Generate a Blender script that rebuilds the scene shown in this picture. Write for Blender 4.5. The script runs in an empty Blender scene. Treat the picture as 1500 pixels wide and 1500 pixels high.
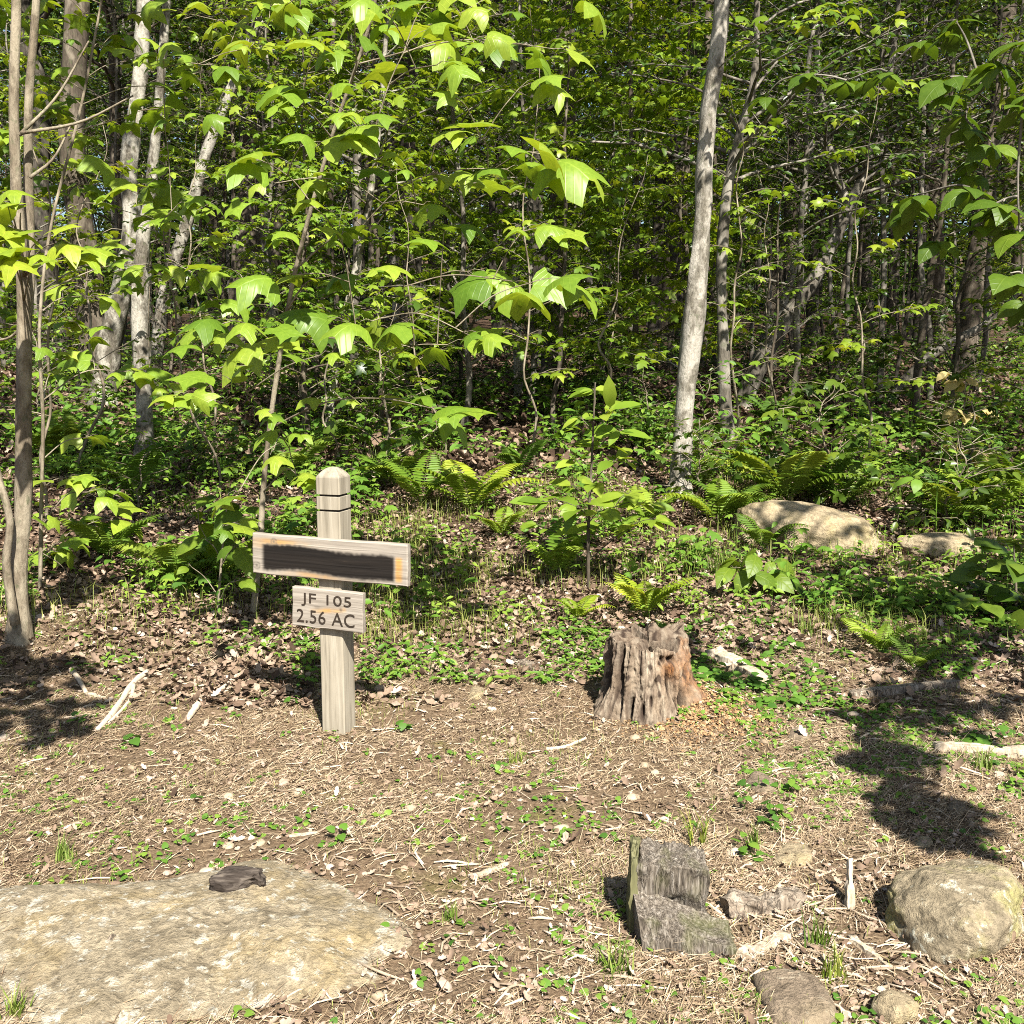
import bpy, math, random
import numpy as np
from mathutils import Vector, Matrix

random.seed(7)
RNG = np.random.default_rng(11)
R = math.radians
SC = bpy.context.scene
COL = SC.collection

# ------------------------------------------------------------------ camera, sky, sun, exposure
CAM = np.array([0.0, 0.0, 1.55])
PITCH = R(-8.0)
F = 1500.0                                  # focal length in photo pixels (photo 1500 px wide)
cd = bpy.data.cameras.new('camera')
cam = bpy.data.objects.new('camera', cd)
COL.objects.link(cam)
cam.location = CAM
cam.rotation_euler = (R(90) + PITCH, 0, 0)
cd.sensor_width = 36.0
cd.lens = 36.0 * F / 1500.0
cd.clip_start = 0.05
cd.clip_end = 1000.0
SC.camera = cam

SUN_DIR = np.array([-0.20, 0.62, -0.70])    # the way the light travels: from behind the camera, slightly right
SUN_DIR /= np.linalg.norm(SUN_DIR)
sd = bpy.data.lights.new('sun', 'SUN')
sd.energy = 5.0
sd.angle = R(0.53)
sd.color = (1.0, 0.95, 0.86)
sun = bpy.data.objects.new('sun', sd)
COL.objects.link(sun)
sun.rotation_euler = Vector(SUN_DIR).to_track_quat('-Z', 'Y').to_euler()
sun.location = (3, -8, 12)

world = bpy.data.worlds.new('World')
SC.world = world
world.use_nodes = True
wn = world.node_tree
bg = next(n for n in wn.nodes if n.type == 'BACKGROUND')
sky = wn.nodes.new('ShaderNodeTexSky')
sky.sky_type = 'NISHITA'
sky.sun_disc = False
sky.sun_elevation = math.asin(-SUN_DIR[2])
sky.sun_rotation = math.atan2(-SUN_DIR[0], -SUN_DIR[1])
wn.links.new(sky.outputs[0], bg.inputs[0])
bg.inputs[1].default_value = 0.05

SC.view_settings.view_transform = 'Standard'
SC.view_settings.look = 'None'
SC.view_settings.exposure = 1.66
SC.view_settings.gamma = 1.0
SC.cycles.use_denoising = False
SC.cycles.filter_width = 1.0
SC.cycles.max_bounces = 5
SC.cycles.transmission_bounces = 4
SC.cycles.diffuse_bounces = 2
SC.cycles.transparent_max_bounces = 4
SC.cycles.sample_clamp_indirect = 6.0

# ------------------------------------------------------------------ small maths
def unit(v):
    v = np.asarray(v, float)
    return v / (np.linalg.norm(v, axis=-1, keepdims=True) + 1e-12)

def vhash(ix, iy, seed):
    n = (ix * 374761393 + iy * 668265263 + seed * 1442695041) & 0xffffffff
    n = ((n ^ (n >> 13)) * 1274126177) & 0xffffffff
    return ((n ^ (n >> 16)) & 0xffff) / 65535.0

def vn(x, y, seed=0):
    """value noise, 0..1, vectorised"""
    x = np.asarray(x, float); y = np.asarray(y, float)
    ix = np.floor(x).astype(np.int64); iy = np.floor(y).astype(np.int64)
    fx = x - ix; fy = y - iy
    fx = fx * fx * (3 - 2 * fx); fy = fy * fy * (3 - 2 * fy)
    a = vhash(ix, iy, seed); b = vhash(ix + 1, iy, seed)
    c = vhash(ix, iy + 1, seed); d = vhash(ix + 1, iy + 1, seed)
    return (a * (1 - fx) + b * fx) * (1 - fy) + (c * (1 - fx) + d * fx) * fy

def fbm(x, y, seed=0, octv=3):
    s = 0; a = 0.5; t = 0
    for o in range(octv):
        s = s + a * vn(x * 2 ** o, y * 2 ** o, seed + o * 17); t += a; a *= 0.5
    return s / t

PROF = np.array([[-40, 0], [4.2, 0], [5.4, .05], [6.2, .13], [7.5, .34], [9, .56], [12, .84], [30, 2.35], [60, 4.7], [110, 9.5], [260, 34]])
def gh(x, y):
    x = np.asarray(x, float); y = np.asarray(y, float)
    h = (np.interp(y - 0.25, PROF[:, 0], PROF[:, 1]) + np.interp(y + .25, PROF[:, 0], PROF[:, 1])) / 2
    h = h + (fbm(x * .8, y * .8, 3) - .5) * .10 * np.clip((y - 4) / 3, .25, 1.6)
    h = h + (vn(x * 4, y * 4, 9) - .5) * .022 + (vn(x * 14, y * 14, 5) - .5) * .010
    h = h + .12 * np.exp(-(((x + 2.75) / .55) ** 2 + ((y - 5.3) / .6) ** 2))
    h = h + .10 * np.exp(-(((x - .86) / .22) ** 2 + ((y - 4.55) / .26) ** 2))
    return h

CP, SP = math.cos(PITCH), math.sin(PITCH)
def ray(px, py):
    u = (px - 750) / F; v = (750 - py) / F
    return np.array([u, CP - v * SP, SP + v * CP])

def at(px, py, Y):
    d = ray(px, py)
    return CAM + d * (Y / d[1])

def on_ground(px, py):
    d = ray(px, py)
    ts = np.linspace(1.2, 90, 9000)
    P = CAM[None] + d[None] * ts[:, None]
    g = gh(P[:, 0], P[:, 1])
    k = np.argmax(P[:, 2] < g)
    return np.array([P[k, 0], P[k, 1], g[k]])

def G(x, y, dz=0.0):
    return np.array([x, y, float(gh(x, y)) + dz])

# ------------------------------------------------------------------ mesh collection
class Geo:
    def __init__(s):
        s.V = []; s.T = []; s.L = []; s.N = []; s.n = 0; s.M = []; s.S = []; s.X = []
    def add(s, V, faces, tint=.5, mat=0, stain=None, lx=None):
        """faces: list of index arrays of shape (k, m)"""
        V = np.asarray(V, float)
        s.V.append(V)
        s.T.append(np.broadcast_to(np.asarray(tint, float), (len(V),)))
        s.S.append(np.broadcast_to(np.asarray(0. if stain is None else stain, float), (len(V),)))
        s.X.append(np.broadcast_to(np.asarray(0. if lx is None else lx, float), (len(V),)))
        for f in faces:
            f = np.asarray(f, np.int64)
            s.L.append((f + s.n).ravel()); s.N.append(np.full(len(f), f.shape[1], np.int64)); s.M.append(np.full(len(f), mat, np.int64))
        s.n += len(V)
    def mesh(s, name, mats, smooth=True):
        me = bpy.data.meshes.new(name)
        V = np.concatenate(s.V); L = np.concatenate(s.L); N = np.concatenate(s.N); M = np.concatenate(s.M)
        me.vertices.add(len(V)); me.vertices.foreach_set('co', V.astype(np.float32).ravel())
        me.loops.add(len(L)); me.loops.foreach_set('vertex_index', L.astype(np.int32))
        me.polygons.add(len(N))
        st = np.zeros(len(N), np.int32); st[1:] = np.cumsum(N)[:-1]
        me.polygons.foreach_set('loop_start', st); me.polygons.foreach_set('loop_total', N.astype(np.int32))
        me.polygons.foreach_set('material_index', M.astype(np.int32))
        me.polygons.foreach_set('use_smooth', np.full(len(N), smooth, bool))
        a = me.attributes.new('tint', 'FLOAT', 'POINT'); a.data.foreach_set('value', np.concatenate(s.T).astype(np.float32))
        S = np.concatenate(s.S)
        if S.any():
            a = me.attributes.new('stain', 'FLOAT', 'POINT'); a.data.foreach_set('value', S.astype(np.float32))
        X = np.concatenate(s.X)
        if X.any():
            a = me.attributes.new('along', 'FLOAT', 'POINT'); a.data.foreach_set('value', X.astype(np.float32))
        me.update(calc_edges=True)
        for m in (mats if isinstance(mats, (list, tuple)) else [mats]):
            me.materials.append(m)
        return me

def obj(name, me, parent=None, loc=None):
    o = bpy.data.objects.new(name, me)
    COL.objects.link(o)
    if parent is not None: o.parent = parent
    if loc is not None: o.location = loc
    return o

def tag(o, label=None, cat=None, group=None, kind=None):
    if label: o['label'] = label
    if cat: o['category'] = cat
    if group: o['group'] = group
    if kind: o['kind'] = kind
    return o

def empty(name, loc=(0, 0, 0), rz=0):
    o = bpy.data.objects.new(name, None)
    COL.objects.link(o)
    o.location = loc; o.rotation_euler = (0, 0, rz); o.empty_display_size = .1
    return o

def copy_thing(src, loc, rz=0, sc=1.0, label=None, group=None, tilt=(0, 0), color=None):
    r = src.copy(); COL.objects.link(r)
    r.location = loc; r.rotation_euler = (tilt[0], tilt[1], rz); r.scale = (sc, sc, sc) if np.isscalar(sc) else sc
    if label: r['label'] = label
    if group: r['group'] = group
    if color: r.color = color
    for ch in list(src.children):
        c = ch.copy(); COL.objects.link(c); c.parent = r
        if color: c.color = color
        for g in list(ch.children):
            d = g.copy(); COL.objects.link(d); d.parent = c
    return r

def tube(g, P, rad, sides=6, tint=.5, cap=True, mat=0, bump=0, seed=0):
    P = np.asarray(P, float); n = len(P)
    rad = np.broadcast_to(np.asarray(rad, float), (n,))
    T = np.gradient(P, axis=0); T = unit(T)
    ref = np.array([0, 1., 0]) if abs(T[:, 1]).mean() < .8 else np.array([1., 0, 0])
    U = unit(np.cross(T, ref)); W = np.cross(T, U)
    a = np.linspace(0, 2 * np.pi, sides, endpoint=False)
    rr = np.repeat(rad[:, None], sides, 1)
    if bump:
        ii, jj = np.meshgrid(np.arange(n), np.arange(sides), indexing='ij')
        rr = rr * (1 + bump * (vn(ii * .6 + seed * 9.1, jj * 1.9 + seed, 21) + vn(ii * .17 + seed, jj * .9, 31) - 1.0))
    V = P[:, None] + rr[..., None] * (np.cos(a)[None, :, None] * U[:, None] + np.sin(a)[None, :, None] * W[:, None])
    V = V.reshape(-1, 3)
    i = np.arange(n - 1)[:, None] * sides; j = np.arange(sides)[None]; k = (j + 1) % sides
    Fq = np.stack([i + j, i + k, i + sides + k, i + sides + j], -1).reshape(-1, 4)
    fs = [Fq]
    if cap: fs.append((np.arange(sides)[None] + (n - 1) * sides)); fs.append(np.arange(sides)[None, ::-1])
    g.add(V, fs, tint, mat)

def spline(pts, n):
    """smooth curve through points (Catmull-Rom), n samples; works for any number of columns"""
    P = np.asarray(pts, float)
    if len(P) == 2:
        t = np.linspace(0, 1, n)[:, None]; return P[0] * (1 - t) + P[1] * t
    Q = np.vstack([2 * P[0] - P[1], P, 2 * P[-1] - P[-2]])
    u = np.linspace(0, len(P) - 1 - 1e-6, n); k = u.astype(int); t = (u - k)[:, None]
    a, b, c, d = Q[k], Q[k + 1], Q[k + 2], Q[k + 3]
    return .5 * (2 * b + (c - a) * t + (2 * a - 5 * b + 4 * c - d) * t ** 2 + (3 * b - a - 3 * c + d) * t ** 3)

# ------------------------------------------------------------------ leaf shapes (x along the leaf, y across, z up)
def radial_leaf(outline, centre=(.42, 0), droop=.5, fold=.1, rings=2):
    o = np.array(outline, float)
    c = np.array(centre)
    V = [np.array([[c[0], c[1]]])]
    for r in range(1, rings + 1):
        V.append(c + (o - c) * r / rings)
    V = np.concatenate(V); n = len(o)
    z = -droop * ((V[:, 0] - .35) ** 2 * .9 + V[:, 1] ** 2 * 1.5) + fold * np.abs(V[:, 1])
    V3 = np.column_stack([V, z])
    j = np.arange(n); k = (j + 1) % n
    fs = [np.stack([np.zeros(n, int), 1 + j, 1 + k], -1)]
    for r in range(1, rings):
        a = 1 + (r - 1) * n; b = a + n
        fs.append(np.stack([a + j, b + j, b + k, a + k], -1))
    return V3, fs

def mirror(half):
    h = list(half)
    return h + [(x, -y) for x, y in reversed(h) if y > 1e-6]

TULIP = radial_leaf(mirror([(0, 0), (-.06, .2), (.0, .42), (.16, .56), (.30, .40), (.46, .30), (.66, .40), (.92, .44), (.84, .2), (.80, 0)]), (.40, 0), .55, .10)
TULIP3 = radial_leaf(mirror([(0, 0), (-.04, .18), (.02, .38), (.20, .60), (.28, .42), (.44, .33), (.72, .36), (.88, .46), (.80, .22), (.74, 0)]), (.40, 0), .30, .16)
TULIP4 = radial_leaf([(0, 0), (-.05, .2), (.03, .44), (.18, .52), (.33, .36), (.47, .30), (.70, .42), (.93, .40), (.85, .15), (.79, 0), (.88, -.22), (.86, -.46), (.62, -.36), (.42, -.27), (.30, -.44), (.10, -.58), (-.02, -.36), (-.04, -.16)], (.40, 0), .75, -.06)
TULIP2 = radial_leaf(mirror([(0, 0), (-.05, .22), (.03, .45), (.14, .58), (.34, .36), (.46, .30), (.70, .46), (.95, .38), (.86, .15), (.80, 0)]), (.40, 0), .85, .06)
MAPLE = radial_leaf(mirror([(0, 0), (-.05, .2), (.05, .42), (.22, .24), (.45, .55), (.55, .2), (.72, .24), (1, 0)]), (.35, 0), .55, .08, 1)
BROAD = radial_leaf(mirror([(0, 0), (.08, .15), (.28, .27), (.55, .29), (.8, .16), (1.0, 0)]), (.5, 0), .7, .22, 2)
OVAL = (np.array([[0, 0, 0], [.3, .24, .05], [.68, .2, .02], [1, 0, -.14], [.68, -.2, .02], [.3, -.24, .05]], float), [np.array([[0, 3, 2, 1], [0, 5, 4, 3]])])
HEART = radial_leaf(mirror([(0, 0), (-.12, .22), (.08, .44), (.45, .42), (.8, .2), (1, 0)]), (.4, 0), .4, .15, 1)
DEAD = radial_leaf(mirror([(0, 0), (.15, .2), (.3, .16), (.5, .32), (.62, .18), (.85, .2), (1, 0)]), (.45, 0), -1.0, .25, 1)
DEAD2 = radial_leaf(mirror([(0, 0), (.2, .25), (.6, .3), (1, 0)]), (.45, 0), 1.1, -.2, 1)

def emit(g, tmpl, pos, dirs, nor, size, tint, mat=0, wscale=1.0, veins=False):
    pos = np.asarray(pos, float); n = len(pos)
    if n == 0: return
    X = unit(dirs); Z = np.asarray(nor, float)
    Z = unit(Z - X * (Z * X).sum(-1, keepdims=True)); Y = np.cross(Z, X)
    V, fs = tmpl; m = len(V)
    size = np.broadcast_to(np.asarray(size, float), (n,))
    W = np.broadcast_to(np.asarray(wscale, float), (n,))
    P = pos[:, None] + size[:, None, None] * (V[None, :, 0, None] * X[:, None] + (V[None, :, 1, None] * W[:, None, None]) * Y[:, None] + V[None, :, 2, None] * Z[:, None])
    off = (np.arange(n) * m)[:, None, None]
    F2 = [(f[None] + off).reshape(-1, f.shape[1]) for f in fs]
    tint = np.broadcast_to(np.asarray(tint, float), (n,))
    g.add(P.reshape(-1, 3), F2, np.repeat(tint, m), mat, np.tile(np.abs(V[:, 1]), n) if veins else None, np.tile(V[:, 0], n) if veins else None)

class Leaves:
    def __init__(s): s.p = []; s.d = []; s.n = []; s.s = []; s.t = []
    def put(s, p, d, n, sz, t):
        s.p.append(p); s.d.append(d); s.n.append(n); s.s.append(sz); s.t.append(t)
    def emit(s, g, tm):
        if not s.p: return
        if not isinstance(tm, list): tm = [tm]
        A = [np.array(v) for v in (s.p, s.d, s.n, s.s, s.t)]
        for i, t in enumerate(tm):
            emit(g, t, *[a[i::len(tm)] for a in A], veins=len(t[0]) > 15)

# ------------------------------------------------------------------ materials
def new_mat(name):
    m = bpy.data.materials.new(name); m.use_nodes = True
    nt = m.node_tree; nt.nodes.clear()
    out = nt.nodes.new('ShaderNodeOutputMaterial')
    return m, nt, out

class NB:
    """tiny node builder"""
    def __init__(s, nt): s.nt = nt
    def n(s, t, **k):
        q = s.nt.nodes.new(t)
        for a, v in k.items(): setattr(q, a, v)
        return q
    def link(s, a, b): s.nt.links.new(a, b)
    def coord(s, scale=(1, 1, 1), src='Object'):
        c = s.n('ShaderNodeTexCoord'); m = s.n('ShaderNodeMapping')
        m.inputs['Scale'].default_value = scale
        s.link(c.outputs[src], m.inputs[0]); return m.outputs[0]
    def noise(s, vec, scale, detail=4, rough=.6, dist=0):
        q = s.n('ShaderNodeTexNoise')
        q.inputs['Scale'].default_value = scale; q.inputs['Detail'].default_value = detail
        q.inputs['Roughness'].default_value = rough; q.inputs['Distortion'].default_value = dist
        if vec is not None: s.link(vec, q.inputs['Vector'])
        return q.outputs['Fac']
    def ramp(s, fac, stops):
        q = s.n('ShaderNodeValToRGB')
        e = q.color_ramp.elements
        while len(e) < len(stops): e.new(.5)
        for el, (p, c) in zip(e, stops):
            el.position = p
            el.color = (c, c, c, 1) if np.isscalar(c) else (*c, 1)
        s.link(fac, q.inputs[0]); return q.outputs[0]
    def mix(s, fac, a, b, mode='MIX'):
        q = s.n('ShaderNodeMix', data_type='RGBA', blend_type=mode)
        for v, i in ((fac, 0), (a, 6), (b, 7)):
            if hasattr(v, 'is_linked'): s.link(v, q.inputs[i])
            elif i == 0: q.inputs[0].default_value = v
            else: q.inputs[i].default_value = (*v, 1)
        return q.outputs[2]
    def attr(s, name, out='Fac'):
        q = s.n('ShaderNodeAttribute', attribute_name=name); return q.outputs[out]
    def bump(s, h, strength=.5, dist=.02):
        q = s.n('ShaderNodeBump'); q.inputs['Strength'].default_value = strength; q.inputs['Distance'].default_value = dist
        s.link(h, q.inputs['Height']); return q.outputs[0]
    def princ(s, out, color, rough=.8, spec=.3, normal=None):
        b = s.n('ShaderNodeBsdfPrincipled')
        s.link(color, b.inputs['Base Color'])
        if hasattr(rough, 'is_linked'): s.link(rough, b.inputs['Roughness'])
        else: b.inputs['Roughness'].default_value = rough
        b.inputs['Specular IOR Level'].default_value = spec
        if normal is not None: s.link(normal, b.inputs['Normal'])
        if out is not None: s.link(b.outputs[0], out.inputs[0])
        return b.outputs[0]

def leaf_mat(name, dark, mid, light, trans=.42, spec=.25, rough=.5, veins=False):
    m, nt, out = new_mat(name); b = NB(nt)
    t = b.attr('tint')
    oi = b.n('ShaderNodeObjectInfo')
    c = b.ramp(t, [(0, dark), (.5, mid), (1, light)])
    rv = b.ramp(oi.outputs['Random'], [(0, (.78, .84, .80)), (.5, (1, 1, 1)), (1, (1.18, 1.06, .85))])
    c = b.mix(1, c, rv, 'MULTIPLY')
    c = b.mix(1, c, oi.outputs['Color'], 'MULTIPLY')
    nrm = None
    if veins:   # midrib and side veins follow the leaf's own length and width
        x = b.attr('along'); y = b.attr('stain')
        def mth(op, p, q):
            n = b.n('ShaderNodeMath', operation=op)
            for i, v in enumerate((p, q)):
                if hasattr(v, 'is_linked'): b.link(v, n.inputs[i])
                else: n.inputs[i].default_value = v
            return n.outputs[0]
        w = mth('SUBTRACT', x, mth('MULTIPLY', y, .75))
        fr = mth('FRACT', mth('MULTIPLY', w, 6.0), 0)
        side = b.ramp(fr, [(0, 1.0), (.10, 0.0), (.90, 0.0), (1, 1.0)])
        mid_ = b.ramp(y, [(.0, 1.0), (.022, 0.0)])
        v = mth('MAXIMUM', mth('MULTIPLY', side, .55), mid_)
        blot = b.noise(b.coord(), 55, 3)
        c = b.mix(1, c, b.ramp(blot, [(.3, (.82, .86, .8)), (.7, (1.12, 1.08, 1.1))]), 'MULTIPLY')
        c = b.mix(mth('MULTIPLY', v, .5), c, b.mix(1, c, (1.7, 1.5, 2.0), 'MULTIPLY'))
        nrm = b.bump(mth('MULTIPLY', v, -1), .35, .004)
    p = b.princ(None, c, rough, spec, nrm)
    tr = b.n('ShaderNodeBsdfTranslucent')
    c2 = b.mix(1, c, (1.25, 1.15, .45), 'MULTIPLY')
    b.link(c2, tr.inputs[0])
    mx = b.n('ShaderNodeMixShader'); mx.inputs[0].default_value = trans
    b.link(p, mx.inputs[1]); b.link(tr.outputs[0], mx.inputs[2]); b.link(mx.outputs[0], out.inputs[0])
    return m

def bark_mat(name, dark, mid, pale, patch=.5, zs=.25, scale=1.0, bstr=.6):
    m, nt, out = new_mat(name); b = NB(nt)
    v = b.coord((1, 1, zs)); v2 = b.coord((1, 1, .6))
    oi = b.n('ShaderNodeObjectInfo')
    add = b.n('ShaderNodeVectorMath', operation='ADD'); b.link(v, add.inputs[0]); b.link(oi.outputs['Location'], add.inputs[1]); v = add.outputs[0]
    n1 = b.noise(v, 38 * scale, 5, .7, .3); n2 = b.noise(v2, 5 * scale, 4, .6, .4); n3 = b.noise(v2, 22 * scale, 3, .6)
    c = b.ramp(n1, [(.3, dark), (.62, mid)])
    pm = b.ramp(n2, [(patch - .06, 0.0), (patch + .08, 1.0)])
    c = b.mix(pm, c, b.mix(b.ramp(n1, [(.3, .4), (.6, 1.0)]), mid, pale))
    c = b.mix(b.ramp(n3, [(.58, 0.), (.72, .6)]), c, (.06, .075, .035))
    b.princ(out, c, .9, .15, b.bump(n1, bstr, .012))
    return m

def tint_mat(name, stops, rough=.9, spec=.1, bump_s=60, trans=0.0, bstr=.4):
    m, nt, out = new_mat(name); b = NB(nt)
    c = b.ramp(b.attr('tint'), stops)
    nz = b.noise(b.coord(), bump_s, 4)
    c = b.mix(1, c, b.ramp(nz, [(.25, (.7, .7, .7)), (.75, (1.25, 1.25, 1.25))]), 'MULTIPLY')
    s = b.princ(None if trans else out, c, rough, spec, b.bump(nz, bstr, .004))
    if trans:
        tr = b.n('ShaderNodeBsdfTranslucent'); b.link(c, tr.inputs[0])
        mx = b.n('ShaderNodeMixShader'); mx.inputs[0].default_value = trans
        b.link(s, mx.inputs[1]); b.link(tr.outputs[0], mx.inputs[2]); b.link(mx.outputs[0], out.inputs[0])
    return m

M = {}
# young sunlit tulip poplar foliage, maple-like, darkened forest green, ferns ...
M['tulip'] = leaf_mat('tulip_leaf', (.095, .175, .016), (.175, .275, .026), (.26, .335, .035), .40, .4, .42, True)
M['maple'] = leaf_mat('maple_leaf', (.08, .15, .014), (.15, .24, .022), (.25, .32, .038), .42, .4, .42)
M['forest'] = leaf_mat('shaded_forest_leaf', (.020, .050, .006), (.050, .098, .010), (.125, .185, .022), .36, .5, .38)  # deep wood's shade put into the leaf colour
M['hickory'] = leaf_mat('hickory_leaf', (.045, .095, .010), (.08, .145, .014), (.125, .20, .022), .42, .3, .45, True)
M['herb'] = leaf_mat('herb_leaf', (.05, .12, .018), (.10, .20, .026), (.19, .28, .04), .35)
M['fern'] = leaf_mat('fern_leaf', (.06, .12, .016), (.11, .19, .024), (.20, .27, .04), .38)
M['grass'] = leaf_mat('grass_blade', (.07, .12, .02), (.14, .21, .03), (.30, .32, .10), .35)
M['pale'] = leaf_mat('pale_leaf', (.20, .19, .07), (.33, .29, .13), (.42, .38, .2), .4)

M['bark_mottled'] = bark_mat('mottled_bark', (.03, .026, .02), (.125, .11, .085), (.34, .32, .27), .50, .5, 1.3, .9)
M['bark_grey'] = bark_mat('grey_bark', (.045, .040, .032), (.125, .11, .088), (.24, .22, .185), .52)
M['bark_pale'] = bark_mat('pale_bark', (.055, .047, .036), (.175, .158, .125), (.34, .315, .27), .47, .45, 1.5, .9)
M['bark_brown'] = bark_mat('brown_bark', (.028, .023, .017), (.085, .068, .050), (.17, .145, .11), .56)
M['bark_dark'] = bark_mat('dark_bark', (.018, .016, .013), (.065, .055, .043), (.16, .15, .12), .62)
M['bark_twig'] = bark_mat('twig_bark', (.075, .06, .042), (.165, .135, .095), (.26, .225, .165), .5, .3, 1.4, .8)

def ground_mat():
    m, nt, out = new_mat('woodland_soil'); b = NB(nt)
    v = b.coord()
    n1 = b.noise(v, 1.1, 5, .6, .3); n2 = b.noise(v, 9, 5, .65); n3 = b.noise(v, 70, 5, .7); n4 = b.noise(v, 2.3, 4, .6)
    c = b.ramp(n3, [(.3, (.05, .034, .022)), (.5, (.13, .093, .06)), (.72, (.25, .19, .125))])
    c = b.mix(b.ramp(n2, [(.35, 0.), (.65, .5)]), c, (.15, .10, .06))
    # reddish litter soil up the bank, darkened to put the wood's shade into it
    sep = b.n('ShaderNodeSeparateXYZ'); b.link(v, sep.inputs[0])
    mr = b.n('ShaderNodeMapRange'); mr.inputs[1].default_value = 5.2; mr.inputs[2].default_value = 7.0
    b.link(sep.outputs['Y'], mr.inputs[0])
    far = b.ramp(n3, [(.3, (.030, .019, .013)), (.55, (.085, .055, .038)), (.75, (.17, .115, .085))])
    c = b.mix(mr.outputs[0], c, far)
    moss = b.ramp(n4, [(.60, 0.), (.74, .55)])
    c = b.mix(moss, c, b.ramp(n3, [(.3, (.06, .07, .012)), (.7, (.20, .20, .05))]))
    h = b.mix(.5, n2, n3)
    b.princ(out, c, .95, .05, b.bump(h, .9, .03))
    return m
M['soil'] = ground_mat()

M['straw'] = tint_mat('dry_straw', [(0, (.065, .042, .026)), (.35, (.175, .122, .076)), (.7, (.31, .232, .145)), (1, (.46, .375, .26))], bump_s=90)
M['litter'] = tint_mat('dead_leaf', [(0, (.05, .032, .022)), (.3, (.145, .098, .068)), (.6, (.27, .195, .14)), (.85, (.36, .285, .225)), (1, (.46, .37, .30))], bump_s=70, trans=.15)
M['stick'] = tint_mat('weathered_stick', [(0, (.12, .085, .06)), (.5, (.30, .235, .165)), (1, (.52, .44, .34))], bump_s=80)
M['pebble'] = tint_mat('pebble_stone', [(0, (.15, .11, .075)), (.5, (.30, .235, .16)), (1, (.44, .37, .29))], bump_s=60)

def wood_mat(name, dark, mid, light, grain=(60, 60, 2.5), bstr=.35, moss=0.0, crack=0.0):
    m, nt, out = new_mat(name); b = NB(nt)
    v = b.coord(grain); v2 = b.coord((5, 5, 3)); v3 = b.coord((grain[0] * 2.6, grain[1] * 2.6, grain[2] * 2))
    n1 = b.noise(v, 1, 5, .6, .6); n2 = b.noise(v2, 1, 4, .6); n3 = b.noise(v3, 1, 3, .6)
    c = b.ramp(n1, [(.28, dark), (.5, mid), (.75, light)])
    c = b.mix(b.ramp(n2, [(.35, .0), (.75, .5)]), c, dark)
    c = b.mix(b.ramp(n3, [(.28, .55), (.40, 0.)]), c, tuple(x * .4 for x in dark))
    if crack:
        n4 = b.noise(b.coord((grain[0] * .45, grain[1] * .45, grain[2] * .7)), 1, 5, .7, 1.2)
        c = b.mix(b.ramp(n4, [(.455, 0.), (.485, crack), (.50, crack), (.53, 0.)]), c, (.012, .009, .007))
    if moss:
        c = b.mix(b.ramp(b.noise(v2, 1.7, 4), [(.5, 0.), (.66, moss)]), c, (.10, .115, .03))
    b.princ(out, c, .85, .15, b.bump(n1, bstr, .006))
    return m
M['post'] = wood_mat('post_timber', (.15, .13, .097), (.272, .240, .185), (.36, .325, .26), (45, 45, 2.2), .3)
M['dark_groove'] = wood_mat('groove_timber', (.02, .016, .012), (.04, .032, .024), (.07, .06, .045))
M['stump_grey'] = wood_mat('weathered_stump_wood', (.085, .07, .055), (.23, .195, .155), (.42, .375, .31), (34, 34, 3.5), .9)
M['cut_grey'] = wood_mat('grey_cut_wood', (.035, .027, .020), (.15, .127, .10), (.36, .325, .28), (120, 120, 8), 1.0, .35, .85)

def board_mat(name, with_stain):
    m, nt, out = new_mat(name); b = NB(nt)
    v = b.coord((2.2, 30, 42)); n1 = b.noise(v, 1, 5, .6, .5)
    v2 = b.coord((6, 6, 9)); n2 = b.noise(v2, 1, 4)
    c = b.ramp(n1, [(.28, (.15, .125, .10)), (.5, (.245, .215, .178)), (.75, (.325, .295, .25))])
    c = b.mix(b.ramp(n2, [(.4, 0.), (.75, .4)]), c, (.17, .15, .13))
    c = b.mix(b.attr('tint'), c, b.ramp(n1, [(.3, (.24, .115, .02)), (.7, (.42, .24, .06))]))
    n4 = b.noise(b.coord((60, 60, 60)), 1, 3)
    if with_stain:
        c = b.mix(b.attr('stain'), c, b.ramp(n1, [(.3, (.004, .003, .0025)), (.62, (.012, .009, .007)), (.8, (.05, .036, .026))]))
    b.princ(out, c, .8, .2, b.bump(n1, .3, .004))
    return m
M['board'] = board_mat('weathered_board', True)
M['ink'] = tint_mat('routed_lettering', [(0, (.03, .022, .016)), (1, (.05, .038, .028))])

def rock_mat(name, base, dark, lich=(.52, .50, .42), yel=(.36, .31, .10), amt=.55, yamt=.6):
    m, nt, out = new_mat(name); b = NB(nt)
    v = b.coord()
    n1 = b.noise(v, 7, 6, .65, .4); n2 = b.noise(v, 60, 5, .7); n3 = b.noise(v, 21, 8, .7, .3); n4 = b.noise(v, 4.5, 4, .6)
    c = b.ramp(n1, [(.3, dark), (.6, base)])
    c = b.mix(1, c, b.ramp(n2, [(.25, (.6, .6, .6)), (.75, (1.3, 1.3, 1.3))]), 'MULTIPLY')
    c = b.mix(b.ramp(n4, [(.50, 0.), (.66, yamt)]), c, b.mix(n2, yel, tuple(x * .7 for x in yel)))
    c = b.mix(b.ramp(n3, [(amt + .05, 0.), (amt + .10, .85)]), c, lich)
    n5 = b.noise(v, 28, 6, .75, .6)
    c = b.mix(b.ramp(n5, [(.38, .55), (.52, 0.)]), c, tuple(x * .45 for x in dark))
    c = b.mix(b.ramp(b.noise(v, 17, 5, .7, .5), [(.60, 0.), (.68, .5)]), c, (.40, .36, .27))
    b.princ(out, c, .95, .1, b.bump(b.mix(.5, n5, n2), 1.0, .03))
    return m
M['slab'] = rock_mat('lichened_slab', (.335, .278, .19), (.185, .15, .10), (.46, .43, .355), (.36, .265, .12), .50, .5)
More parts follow.
